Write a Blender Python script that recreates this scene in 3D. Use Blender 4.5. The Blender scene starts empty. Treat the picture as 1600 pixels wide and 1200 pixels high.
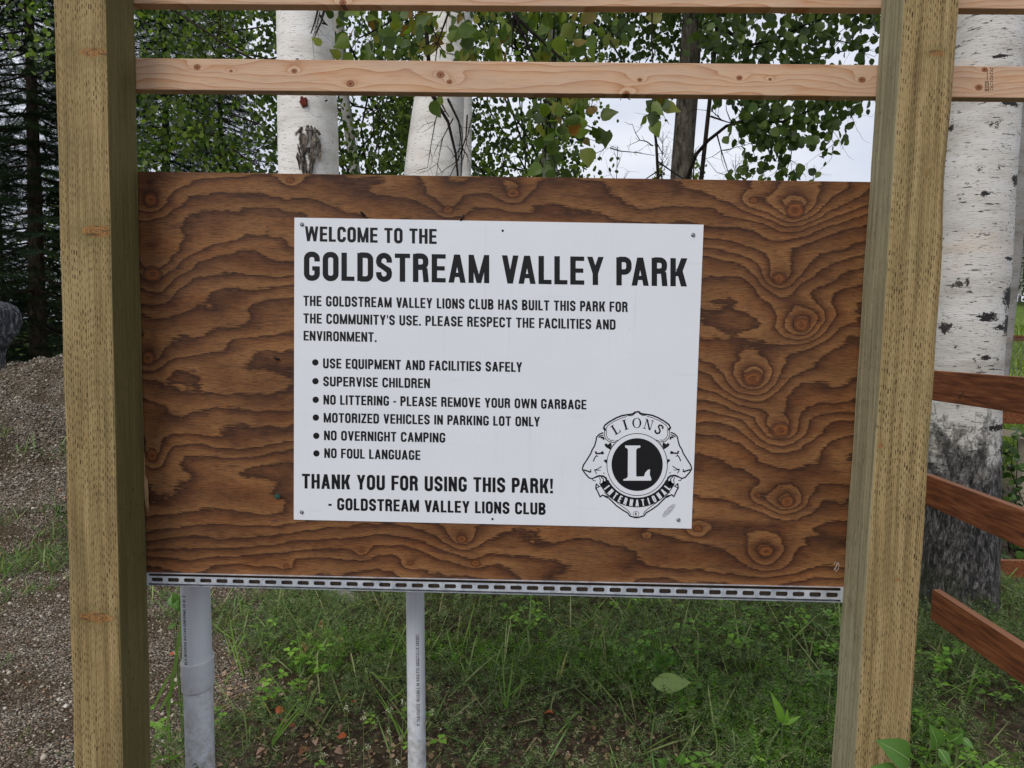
import bpy, math, random
import numpy as np
from math import sin, cos, pi, radians, sqrt, atan2, floor
random.seed(7); rng = np.random.default_rng(11)
sc = bpy.context.scene
C = sc.collection

# ------------------------------------------------------------------ camera, sky, sun, exposure
F, PITCH, ROLL, YAW = 1101.7, .0800, -.02055, -.02003
YF, YB, EYE = 1.8527, 1.9927, 1.60
_cy, _sy, _cp, _sp = cos(YAW), sin(YAW), cos(PITCH), sin(PITCH)
FW = np.array([_sy*_cp, _cy*_cp, -_sp]); _r = np.array([_cy, -_sy, 0.]); _u = np.cross(_r, FW)
RT = cos(ROLL)*_r - sin(ROLL)*_u; UP = sin(ROLL)*_r + cos(ROLL)*_u
CAM = np.array([0., 0., EYE])
cd = bpy.data.cameras.new('camera'); cam = bpy.data.objects.new('camera', cd); C.objects.link(cam)
from mathutils import Matrix, Vector
cam.matrix_world = Matrix(((RT[0], UP[0], -FW[0], 0), (RT[1], UP[1], -FW[1], 0), (RT[2], UP[2], -FW[2], EYE), (0, 0, 0, 1)))
cd.sensor_width = 36; cd.lens = 36*F/1600; cd.clip_start = .05; cd.clip_end = 500
sc.camera = cam

def at(u, v, Y):                    # a photo pixel, carried to the plane that stands Y metres in front of the camera
    d = FW + RT*((u-800)/F) - UP*((v-600)/F)
    return CAM + d*(Y/d[1])

SUN_EL, SUN_AZ = radians(44), radians(-148)     # azimuth clockwise from +Y
w = bpy.data.worlds.new('World'); sc.world = w; w.use_nodes = True
nt = w.node_tree; nt.nodes.clear()
sky = nt.nodes.new('ShaderNodeTexSky'); sky.sky_type = 'NISHITA'; sky.sun_disc = False
sky.sun_elevation = SUN_EL; sky.sun_rotation = SUN_AZ; sky.air_density = 1.5; sky.dust_density = 3
tc = nt.nodes.new('ShaderNodeTexCoord'); mp = nt.nodes.new('ShaderNodeMapping'); mp.inputs['Scale'].default_value = (1, 1, 3.2)
nz = nt.nodes.new('ShaderNodeTexNoise'); nz.inputs['Scale'].default_value = 2.3; nz.inputs['Detail'].default_value = 6; nz.inputs['Roughness'].default_value = .5
cr = nt.nodes.new('ShaderNodeValToRGB'); cr.color_ramp.elements[0].position = .35; cr.color_ramp.elements[1].position = .68
cr.color_ramp.elements[0].color = (.54, .58, .70, 1); cr.color_ramp.elements[1].color = (.80, .83, .90, 1)
vm = nt.nodes.new('ShaderNodeVectorMath'); vm.operation = 'SCALE'; vm.inputs['Scale'].default_value = 9.4
mx = nt.nodes.new('ShaderNodeMix'); mx.data_type = 'RGBA'; mx.inputs['Factor'].default_value = .93
bg = nt.nodes.new('ShaderNodeBackground'); bg.inputs['Strength'].default_value = .1
ow = nt.nodes.new('ShaderNodeOutputWorld'); L = nt.links.new
L(tc.outputs['Generated'], mp.inputs['Vector']); L(mp.outputs[0], nz.inputs['Vector']); L(nz.outputs['Fac'], cr.inputs[0])
L(cr.outputs[0], vm.inputs[0]); L(sky.outputs[0], mx.inputs[6]); L(vm.outputs[0], mx.inputs[7]); L(mx.outputs[2], bg.inputs['Color']); L(bg.outputs[0], ow.inputs[0])
sd = bpy.data.lights.new('sun', 'SUN'); sun = bpy.data.objects.new('sun', sd); C.objects.link(sun)
sd.energy = 1.5; sd.angle = radians(28); sd.color = (1, .96, .9)
sdir = Vector((sin(SUN_AZ)*cos(SUN_EL), cos(SUN_AZ)*cos(SUN_EL), sin(SUN_EL)))
sun.rotation_euler = (-sdir).to_track_quat('-Z', 'Y').to_euler()
sc.view_settings.view_transform = 'Standard'; sc.view_settings.look = 'None'; sc.view_settings.gamma = 1
sc.view_settings.use_curve_mapping = False; sc.view_settings.exposure = 0.30
sc.render.engine = 'CYCLES'; sc.cycles.max_bounces = 6; sc.cycles.transparent_max_bounces = 8

# ------------------------------------------------------------------ helpers
WL = {}                              # where each part stands in the world
def gY(u, v, h=.03):                 # how far away the ground (plus h) is under a photo pixel
    d = FW + RT*((u-800)/F) - UP*((v-600)/F); return float(d[1]*(EYE-h)/-d[2])
def tag(o, label=None, cat=None, group=None, kind=None):
    if label: o['label'] = label
    if cat: o['category'] = cat
    if group: o['group'] = group
    if kind: o['kind'] = kind
    return o

def thing(name, loc, label, cat, group=None):
    o = bpy.data.objects.new(name, None); C.objects.link(o); o.location = tuple(float(v) for v in loc); o.empty_display_size = .1
    return tag(o, label, cat, group)

def link(name, me, mat, parent=None, origin=None):
    if mat is not None: me.materials.append(mat)
    o = bpy.data.objects.new(name, me); C.objects.link(o)
    wl = np.array([float(v) for v in origin]) if origin is not None else np.zeros(3); WL[o.name] = wl
    if parent is not None:
        o.parent = parent; wl = wl-WL.get(parent.name, np.array(parent.location))
    o.location = tuple(wl.tolist())
    return o

def mesh_np(name, V, T, smooth=False):
    V = np.asarray(V, np.float32); T = np.asarray(T, np.int32); k = T.shape[1]
    me = bpy.data.meshes.new(name)
    me.vertices.add(len(V)); me.vertices.foreach_set('co', V.ravel())
    me.loops.add(T.size); me.loops.foreach_set('vertex_index', T.ravel())
    me.polygons.add(len(T)); me.polygons.foreach_set('loop_start', np.arange(len(T), dtype=np.int32)*k)
    if smooth: me.polygons.foreach_set('use_smooth', np.ones(len(T), bool))
    me.update(calc_edges=True); me.validate()
    return me

class MB:                            # gathers faces, then becomes ONE mesh object whose local frame starts at origin
    def __init__(s): s.v = []; s.f = []
    def add(s, vs, fs):
        n = len(s.v); s.v += [tuple(float(c) for c in q) for q in vs]; s.f += [tuple(n+i for i in f) for f in fs]
    def box(s, a, b):
        (x0, y0, z0), (x1, y1, z1) = a, b
        s.add([(x0,y0,z0),(x1,y0,z0),(x1,y1,z0),(x0,y1,z0),(x0,y0,z1),(x1,y0,z1),(x1,y1,z1),(x0,y1,z1)],
              [(0,3,2,1),(4,5,6,7),(0,1,5,4),(1,2,6,5),(2,3,7,6),(3,0,4,7)])
    def hexa(s, c): s.add(c, [(0,3,2,1),(4,5,6,7),(0,1,5,4),(1,2,6,5),(2,3,7,6),(3,0,4,7)])
    def tube(s, P, R, n=8, cap=True, wob=0):
        P = np.array(P, float); R = np.broadcast_to(np.array(R, float), (len(P),)); vs = []
        ref = np.array([.31, .83, .1]); 
        for i in range(len(P)):
            t = P[min(i+1, len(P)-1)] - P[max(i-1, 0)]; t /= np.linalg.norm(t)+1e-9
            a = np.cross(t, ref); a /= np.linalg.norm(a)+1e-9; b = np.cross(t, a)
            for k in range(n):
                q = 2*pi*k/n; r = R[i]*(1+wob*random.uniform(-1, 1))
                vs.append(P[i]+r*(cos(q)*a+sin(q)*b))
        fs = [(i*n+k, i*n+(k+1) % n, (i+1)*n+(k+1) % n, (i+1)*n+k) for i in range(len(P)-1) for k in range(n)]
        if cap: fs += [tuple(range(n-1, -1, -1)), tuple((len(P)-1)*n+k for k in range(n))]
        s.add(vs, fs)
    def build(s, name, mat, parent=None, origin=None, smooth=False, bevel=0):
        o = np.array(origin if origin is not None else (0, 0, 0), float)
        me = bpy.data.meshes.new(name); me.from_pydata([tuple(np.array(q)-o) for q in s.v], [], s.f); me.update()
        if smooth: me.polygons.foreach_set('use_smooth', [True]*len(me.polygons))
        ob = link(name, me, mat, parent, o)
        if bevel:
            m = ob.modifiers.new('bevel', 'BEVEL'); m.width = bevel; m.segments = 2; m.limit_method = 'ANGLE'
        return ob

def rotmats(n, tilt=1.0, flat=False):   # random orientations; flat: local Z stays near world Z
    az = rng.uniform(0, 2*pi, n); ca, sa = np.cos(az), np.sin(az)
    Rz = np.zeros((n, 3, 3)); Rz[:,0,0]=ca; Rz[:,0,1]=-sa; Rz[:,1,0]=sa; Rz[:,1,1]=ca; Rz[:,2,2]=1
    t = rng.normal(0, tilt, n); p = rng.uniform(0, 2*pi, n); ax = np.stack([np.cos(p), np.sin(p), np.zeros(n)], 1)
    K = np.zeros((n, 3, 3)); K[:,0,2]=ax[:,1]; K[:,1,2]=-ax[:,0]; K[:,2,0]=-ax[:,1]; K[:,2,1]=ax[:,0]
    Rt = np.eye(3)[None] + np.sin(t)[:,None,None]*K + (1-np.cos(t))[:,None,None]*(K@K)
    return Rt@Rz

def scatter(tv, tf, pos, R, s):         # copies of a small template gathered into arrays
    tv = np.asarray(tv, float); tf = np.asarray(tf); n = len(pos)
    s = np.broadcast_to(np.asarray(s, float), (n,))
    V = np.einsum('nij,kj->nki', R, tv)*s[:,None,None] + pos[:,None,:]
    T = tf[None] + (np.arange(n)*len(tv))[:,None,None]
    return V.reshape(-1, 3), T.reshape(-1, tf.shape[1])

def merge(parts):
    V = []; T = []; n = 0
    for v, t in parts: V.append(v); T.append(t+n); n += len(v)
    return np.concatenate(V), np.concatenate(T)

def vnoise(x, y, seed=0):               # smooth value noise for terrain
    xi, yi = np.floor(x), np.floor(y); fx, fy = x-xi, y-yi
    fx = fx*fx*(3-2*fx); fy = fy*fy*(3-2*fy)
    h = lambda a, b: np.modf(np.abs(np.sin(a*127.1+b*311.7+seed*74.7)*43758.5453))[0]
    return (h(xi,yi)*(1-fx)+h(xi+1,yi)*fx)*(1-fy)+(h(xi,yi+1)*(1-fx)+h(xi+1,yi+1)*fx)*fy

# ------------------------------------------------------------------ materials
def lin(r, g, b):
    f = lambda c: (c/255/12.92) if c/255 <= .04045 else ((c/255+.055)/1.055)**2.4
    return (f(r), f(g), f(b), 1)
class Mat:
    def __init__(s, name, rough=.7, spec=.3):
        s.m = bpy.data.materials.new(name); s.m.use_nodes = True; s.nt = s.m.node_tree
        s.b = s.nt.nodes['Principled BSDF']; s.set('Roughness', rough); s.set('Specular IOR Level', spec)
        s.tc = s.nt.nodes.new('ShaderNodeTexCoord'); s.obj = s.tc.outputs['Object']
    def _in(s, sock, v):
        if v is None: return
        if isinstance(v, bpy.types.NodeSocket): s.nt.links.new(v, sock)
        else: sock.default_value = v
    def set(s, k, v): s._in(s.b.inputs[k], v)
    def math(s, op, a, b=None, c=None, clamp=False):
        n = s.nt.nodes.new('ShaderNodeMath'); n.operation = op; n.use_clamp = clamp
        s._in(n.inputs[0], a); s._in(n.inputs[1], b); s._in(n.inputs[2], c); return n.outputs[0]
    def vmath(s, op, a, b=None, sc=None):
        n = s.nt.nodes.new('ShaderNodeVectorMath'); n.operation = op
        s._in(n.inputs[0], a); s._in(n.inputs[1], b)
        if sc is not None: s._in(n.inputs['Scale'], sc)
        return n.outputs['Value'] if op in ('LENGTH', 'DISTANCE', 'DOT_PRODUCT') else n.outputs[0]
    def noise(s, vec, scale=1, detail=3, rough=.5, dist=0, col=False):
        n = s.nt.nodes.new('ShaderNodeTexNoise'); s._in(n.inputs['Vector'], vec); n.inputs['Scale'].default_value = scale
        n.inputs['Detail'].default_value = detail; n.inputs['Roughness'].default_value = rough; n.inputs['Distortion'].default_value = dist
        return n.outputs['Color' if col else 'Fac']
    def voro(s, vec, scale=1, feature='F1', out='Distance', rand=1):
        n = s.nt.nodes.new('ShaderNodeTexVoronoi'); s._in(n.inputs['Vector'], vec); n.feature = feature
        n.inputs['Scale'].default_value = scale; n.inputs['Randomness'].default_value = rand; return n.outputs[out]
    def white(s, v, dim='1D'):
        n = s.nt.nodes.new('ShaderNodeTexWhiteNoise'); n.noise_dimensions = dim
        s._in(n.inputs['W' if dim == '1D' else 'Vector'], v); return n.outputs['Value']
    def sep(s, v):
        n = s.nt.nodes.new('ShaderNodeSeparateXYZ'); s._in(n.inputs[0], v); return n.outputs
    def comb(s, x, y, z):
        n = s.nt.nodes.new('ShaderNodeCombineXYZ')
        for i, q in enumerate((x, y, z)): s._in(n.inputs[i], q)
        return n.outputs[0]
    def ramp(s, f, stops, interp='LINEAR'):
        n = s.nt.nodes.new('ShaderNodeValToRGB'); s._in(n.inputs[0], f); e = n.color_ramp.elements; n.color_ramp.interpolation = interp
        while len(e) < len(stops): e.new(.5)
        for i, (p, c) in enumerate(stops):
            e[i].position = p; e[i].color = c if len(c) == 4 else (*c, 1)
        return n.outputs[0]
    def rng(s, f, a, b, c=0., d=1., smooth=False):
        n = s.nt.nodes.new('ShaderNodeMapRange'); s._in(n.inputs[0], f); n.clamp = True
        if smooth: n.interpolation_type = 'SMOOTHSTEP'
        for i, q in enumerate((a, b, c, d)): s._in(n.inputs[i+1], q)
        return n.outputs[0]
    def mix(s, f, a, b, mode='MIX'):
        n = s.nt.nodes.new('ShaderNodeMix'); n.data_type = 'RGBA'; n.blend_type = mode
        s._in(n.inputs[0], f); s._in(n.inputs[6], a); s._in(n.inputs[7], b); return n.outputs[2]
    def bump(s, h, dist=.002, strength=1., prev=None):
        n = s.nt.nodes.new('ShaderNodeBump'); s._in(n.inputs['Height'], h); n.inputs['Distance'].default_value = dist
        n.inputs['Strength'].default_value = strength
        if prev: s._in(n.inputs['Normal'], prev)
        return n.outputs[0]
    def island(s):
        return s.nt.nodes.new('ShaderNodeNewGeometry').outputs['Random Per Island']

def plain(name, col, rough=.7, spec=.3, metal=0, var=0, vs=20):
    m = Mat(name, rough, spec)
    if var:
        n = m.noise(m.obj, vs, 4, .6); c = m.mix(n, tuple(v*(1-var) for v in col[:3])+(1,), tuple(min(1, v*(1+var)) for v in col[:3])+(1,))
        m.set('Base Color', c); m.set('Normal', m.bump(n, .001, .3))
    else: m.set('Base Color', col)
    m.set('Metallic', metal); return m.m

def plywood(knots):                      # stained softwood plywood: contour bands of a height field bent round its knots
    m = Mat('stained_plywood', .62, .25); x, y, z = m.sep(m.obj)
    p = m.comb(x, z, 0.)
    wx = m.math('MULTIPLY', m.math('SUBTRACT', m.noise(m.comb(m.math('MULTIPLY', x, 2.2), m.math('MULTIPLY', z, 5.), 3.1), 1, 3, .55), .5), .16)
    z1 = m.math('ADD', z, wx)
    fld = m.math('MULTIPLY', z1, 17.)
    big = m.noise(m.comb(m.math('MULTIPLY', x, 1.0), m.math('MULTIPLY', z, 3.2), 9.7), 1, 2, .45)
    fld = m.math('ADD', fld, m.math('MULTIPLY', big, 10.))
    med = m.noise(m.comb(m.math('MULTIPLY', x, 9.), m.math('MULTIPLY', z, 16.), 1.3), 1, 3, .6)
    fld = m.math('ADD', fld, m.math('MULTIPLY', med, 1.1))
    inner = None; halo = None
    wob = m.math('MULTIPLY', m.math('SUBTRACT', m.noise(m.comb(m.math('MULTIPLY', x, 22.), m.math('MULTIPLY', z, 22.), 5.), 1, 3), .5), .95)
    for (kx, kz, kr, A, asp) in knots:
        kr *= (.95 if kx > .55 else .7); A *= (1.5 if kx > .55 else .95); dx = m.math('MULTIPLY', m.math('SUBTRACT', x, kx), 1/(kr*asp)); dz = m.math('MULTIPLY', m.math('SUBTRACT', z, kz), 1/kr)
        d2 = m.math('ADD', m.math('MULTIPLY', dx, dx), m.math('MULTIPLY', dz, dz))
        d = m.math('ADD', m.math('SQRT', d2), wob)
        g = m.math('DIVIDE', A*.42, m.math('ADD', 1., m.math('MULTIPLY', d2, .035)))     # long tail bends far bands
        fld = m.math('ADD', fld, g)
        fld = m.math('ADD', fld, m.math('MULTIPLY', m.math('EXPONENT', m.math('MULTIPLY', d2, -.12)), A*.55))
        k = m.rng(d, 1.15, .85); inner = k if inner is None else m.math('MAXIMUM', inner, k)
        h = m.rng(d, 2.4, .9); halo = h if halo is None else m.math('MAXIMUM', halo, h)
        dmin = d if 'dmin' not in locals() else m.math('MINIMUM', dmin, d)
    comb = m.noise(m.comb(m.math('MULTIPLY', x, 11.), m.math('MULTIPLY', z, 300.), 0.), 1, 4, .65)
    fld = m.math('ADD', fld, m.math('MULTIPLY', m.math('SUBTRACT', comb, .5), .55))
    fr = m.math('FRACT', fld)
    c = m.ramp(fr, [(0, lin(150,108,69)), (.12, lin(157,115,74)), (.45, lin(142,100,63)), (.72, lin(118,79,49)), (.88, lin(94,60,38)), (.965, lin(60,37,24)), (1, lin(146,104,67))])
    f3 = m.math('FRACT', m.math('MULTIPLY', fld, 2.73)); c = m.mix(m.rng(f3, .78, .97, 0, .33), c, m.mix(1., c, (.6, .55, .5, 1), 'MULTIPLY'))
    f4 = m.math('FRACT', m.math('MULTIPLY', fld, 6.1)); c = m.mix(m.rng(f4, .5, .95, 0, .16), c, m.mix(1., c, (.6, .55, .5, 1), 'MULTIPLY'))
    # wide colour drift of the stain
    st = m.noise(m.comb(m.math('MULTIPLY', x, 2.5), m.math('MULTIPLY', z, 9.), 4.), 1, 4, .6)
    c = m.mix(m.rng(st, .35, .62, .0, .55), c, m.mix(1., c, lin(160,140,128), 'MULTIPLY'))
    red = m.noise(m.comb(m.math('MULTIPLY', x, 3.5), m.math('MULTIPLY', z, 13.), 14.), 1, 3, .6)
    c = m.mix(m.rng(red, .5, .7, 0, .5), c, m.mix(1., c, (1., .72, .5, 1), 'MULTIPLY'))
    vs = m.noise(m.comb(m.math('MULTIPLY', x, 7.), m.math('MULTIPLY', z, 46.), 24.), 1, 4, .6)
    c = m.mix(m.rng(vs, .56, .72, 0, .6), c, lin(74,50,42))
    rings = m.math('FRACT', m.math('MULTIPLY', dmin, 2.2))
    kc = m.ramp(rings, [(0, lin(150,94,50)), (.6, lin(124,74,38)), (.93, lin(88,50,28)), (1, lin(146,90,48))])
    c = m.mix(m.math('MULTIPLY', inner, .9), c, kc)
    rim = m.math('MULTIPLY', m.rng(dmin, 1.35, 1.1), m.rng(dmin, .8, 1.05))
    c = m.mix(m.math('MULTIPLY', rim, .75), c, lin(60,33,20))
    c = m.mix(m.rng(dmin, .28, .1, 0, .6), c, lin(60,32,16))
    fine = m.noise(m.comb(m.math('MULTIPLY', x, 26.), m.math('MULTIPLY', z, 620.), 2.), 1, 2, .7)
    c = m.mix(m.rng(fine, .46, .7, 0, .95), c, m.mix(1., c, (.38, .34, .32, 1), 'MULTIPLY'))
    chk = m.noise(m.comb(m.math('MULTIPLY', x, 45.), m.math('MULTIPLY', z, 900.), 8.), 1, 1, .5)
    c = m.mix(m.rng(chk, .62, .69, 0, .8), c, lin(38,24,16))
    dirt = m.noise(m.comb(x, z, 30.), 5, 4, .6)
    c = m.mix(m.rng(dirt, .35, .75, 0, .22), c, lin(70,55,45))
    m.set('Base Color', m.mix(1., c, (.96, .90, .82, 1), 'MULTIPLY'))
    h = m.math('ADD', m.math('MULTIPLY', fr, -.5), m.math('MULTIPLY', fine, -.7)); m.set('Normal', m.bump(h, .0016, .8))
    m.set('Roughness', m.rng(fine, .3, .7, .5, .75))
    return m.m

def treated(name, knots, base, side, shift=0.):       # incised pressure treated timber, incisions only on its front face
    m = Mat(name, .8, .2); x, y, z = m.sep(m.obj)
    ng = m.nt.nodes.new('ShaderNodeNewGeometry'); nx, ny, nzz = m.sep(ng.outputs['True Normal'])
    front = m.rng(m.math('ABSOLUTE', ny), .5, .8)
    u = m.math('ADD', m.math('MULTIPLY', x, front), m.math('MULTIPLY', y, m.math('SUBTRACT', 1., front)))
    # knots bend the grain
    kin = None; dk = None; uu = u
    for (kx, kz, rx, rz) in knots:
        dx = m.math('DIVIDE', m.math('SUBTRACT', x, kx), rx); dz = m.math('DIVIDE', m.math('SUBTRACT', z, kz), rz)
        d = m.math('ADD', m.math('SQRT', m.math('ADD', m.math('MULTIPLY', dx, dx), m.math('MULTIPLY', dz, dz))), m.math('MULTIPLY', m.math('SUBTRACT', m.noise(m.obj, 60, 3), .5), .7))
        dk = d if dk is None else m.math('MINIMUM', dk, d)
    kin = m.math('MULTIPLY', m.rng(dk, 1.1, .8), front); kh = m.math('MULTIPLY', m.rng(dk, 3., 1.), front)
    w1 = m.math('MULTIPLY', m.math('SUBTRACT', m.noise(m.comb(m.math('MULTIPLY', u, 6.), 0., m.math('MULTIPLY', z, 2.5)), 1, 2), .5), .016)
    ug = m.math('ADD', u, w1)
    col = m.ramp(m.noise(m.comb(m.math('MULTIPLY', ug, 55.), shift, m.math('MULTIPLY', z, 1.6)), 1, 4, .65), [(.3, base[0]), (.5, base[1]), (.68, base[2])])
    sidec = m.ramp(m.noise(m.comb(m.math('MULTIPLY', ug, 70.), 4.+shift, m.math('MULTIPLY', z, 2.)), 1, 5, .65), [(.3, side[0]), (.7, side[1])])
    c = m.mix(front, sidec, col)
    gr = m.noise(m.obj, 2.4, 3, .6); c = m.mix(m.math('MULTIPLY', m.rng(gr, .5, .68, 0, .55), front), c, lin(128,122,82))
    # fine ribs
    rib = m.math('SINE', m.math('MULTIPLY', ug, 2*pi/.0047)); ribf = m.math('MULTIPLY', m.rng(rib, .1, 1., 0, .62), m.rng(m.noise(m.comb(m.math('MULTIPLY', ug, 90.), 3., m.math('MULTIPLY', z, 9.)), 1, 3), .35, .6, .2, 1.))
    c = m.mix(m.math('MULTIPLY', ribf, front), c, m.mix(1., c, (.42, .36, .28, 1), 'MULTIPLY'))
    # incisions: staggered rows of short slits
    wc = .0061; cu = m.math('DIVIDE', ug, wc); ci = m.math('FLOOR', cu); cf = m.math('ABSOLUTE', m.math('SUBTRACT', m.math('FRACT', cu), .5))
    rnd = m.white(m.math('ADD', ci, 37.3+shift))
    zv = m.math('ADD', m.math('DIVIDE', z, .0215), m.math('ADD', m.math('MULTIPLY', m.math('MODULO', m.math('ADD', ci, 400.), 3.), .333), m.math('MULTIPLY', rnd, .6)))
    cu = m.math('ADD', cu, m.math('MULTIPLY', m.math('SUBTRACT', m.noise(m.comb(m.math('MULTIPLY', ug, 300.), 0., m.math('MULTIPLY', z, 60.)), 1, 1), .5), .5)); cf = m.math('ABSOLUTE', m.math('SUBTRACT', m.math('FRACT', cu), .5))
    zi = m.math('FLOOR', zv); zf = m.math('ABSOLUTE', m.math('SUBTRACT', m.math('FRACT', zv), .5))
    r2 = m.white(m.comb(ci, zi, shift), '3D')
    halfl = m.rng(r2, 0, 1, .10, .30); halfw = m.rng(m.white(m.comb(zi, ci, shift+3.), '3D'), 0, 1, .09, .22)
    slit = m.math('MULTIPLY', m.math('LESS_THAN', zf, halfl), m.math('LESS_THAN', cf, halfw))
    slit = m.math('MULTIPLY', slit, m.math('GREATER_THAN', r2, .12))
    patch = m.rng(m.noise(m.obj, 7, 2), .34, .55, .35, 1.)
    slit = m.math('MULTIPLY', m.math('MULTIPLY', slit, front), m.math('MULTIPLY', patch, m.math('SUBTRACT', 1., m.math('MULTIPLY', kin, .8))))
    c = m.mix(m.math('MULTIPLY', slit, m.rng(r2, 0, 1, .35, .95)), c, lin(48,38,24))
    ck = m.noise(m.comb(m.math('MULTIPLY', ug, 75.), 11.+shift, m.math('MULTIPLY', z, 1.1)), 1, 3, .55); ckf = m.rng(ck, .70, .725, 0, .85); c = m.mix(ckf, c, lin(52,42,28))
    kr = m.math('SINE', m.math('MULTIPLY', dk, 21.)); kc = m.mix(m.rng(kr, -1, 1), lin(168,116,62), lin(104,68,38))
    kc = m.mix(m.rng(m.noise(m.comb(m.math('MULTIPLY', x, 30.), 0., m.math('MULTIPLY', z, 120.)), 1, 3), .5, .6), kc, lin(70,48,32))
    c = m.mix(m.math('MULTIPLY', kin, .7), c, kc)
    c = m.mix(m.math('MULTIPLY', m.math('MULTIPLY', kh, m.math('SUBTRACT', 1., kin)), .35), c, lin(108,100,60))
    blot = m.noise(m.obj, 11, 5, .7); c = m.mix(m.rng(blot, .55, .8, 0, .45), c, lin(80,68,46))
    spk = m.noise(m.comb(m.math('MULTIPLY', x, 200.), m.math('MULTIPLY', y, 200.), m.math('MULTIPLY', z, 45.)), 1, 3, .6)
    sf = m.math('MULTIPLY', m.math('SUBTRACT', 1., front), m.rng(spk, .58, .74, 0, .75)); c = m.mix(sf, c, lin(58,50,34))
    m.set('Base Color', c)
    h = m.math('SUBTRACT', m.math('ADD', m.math('MULTIPLY', m.math('MULTIPLY', rib, front), -.12), m.math('MULTIPLY', spk, .6)), m.math('ADD', m.math('MULTIPLY', slit, 1.2), m.math('MULTIPLY', ckf, 1.5)))
    m.set('Normal', m.bump(h, .0025, .8)); return m.m

def pine(name, knots, dark=0.):          # planed white wood with soft brown knots, X along the grain
    m = Mat(name, .65, .3); x, y, z = m.sep(m.obj)
    dk = None; f = m.math('ADD', m.math('MULTIPLY', z, 60.), m.math('MULTIPLY', m.noise(m.comb(m.math('MULTIPLY', x, 1.6), 0., m.math('MULTIPLY', z, 8.)), 1, 3, .5), 8.))
    for (kx, kz, r) in knots:
        dx = m.math('DIVIDE', m.math('SUBTRACT', x, kx), r*1.25); dz = m.math('DIVIDE', m.math('SUBTRACT', z, kz), r)
        d2 = m.math('ADD', m.math('MULTIPLY', dx, dx), m.math('MULTIPLY', dz, dz)); d = m.math('SQRT', d2)
        dk = d if dk is None else m.math('MINIMUM', dk, d)
        dxx = m.math('MULTIPLY', dx, .28)
        f = m.math('ADD', f, m.math('DIVIDE', 2.4, m.math('ADD', 1., m.math('ADD', m.math('MULTIPLY', dxx, dxx), m.math('MULTIPLY', m.math('MULTIPLY', dz, dz), .3)))))
    fr = m.math('FRACT', m.math('MULTIPLY', f, .8))
    c = m.ramp(fr, [(0, lin(212,182,152)), (.6, lin(206,172,140)), (.86, lin(196,156,120)), (.96, lin(178,132,94)), (1, lin(210,178,148))])
    o = m.noise(m.comb(m.math('MULTIPLY', x, 4.5), 2., m.math('MULTIPLY', z, 30.)), 1, 4, .6)
    c = m.mix(m.rng(o, .55, .72, 0, .6), c, lin(190,128,74))
    fine = m.noise(m.comb(m.math('MULTIPLY', x, 14.), y, m.math('MULTIPLY', z, 500.)), 1, 3, .6)
    c = m.mix(m.rng(fine, .54, .7, 0, .4), c, lin(128,96,72))
    g = m.noise(m.comb(m.math('MULTIPLY', x, 3.), 7., m.math('MULTIPLY', z, 14.)), 1, 4, .6); c = m.mix(m.rng(g, .45, .75, 0, .45), c, lin(176,160,150))
    c = m.mix(m.rng(dk, 1.5, .95, 0, .9), c, lin(150,92,54)); c = m.mix(m.rng(dk, .6, .35), c, lin(96,52,30))
    c = m.mix(m.math('MULTIPLY', m.rng(dk, 1.35, 1.15), m.rng(dk, .9, 1.1)), c, lin(104,66,42))
    m.set('Base Color', m.mix(1., c, (.93, .88, .85, 1), 'MULTIPLY')); m.set('Normal', m.bump(m.math('ADD', fine, m.math('MULTIPLY', fr, .4)), .0008, .6)); return m.m

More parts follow.
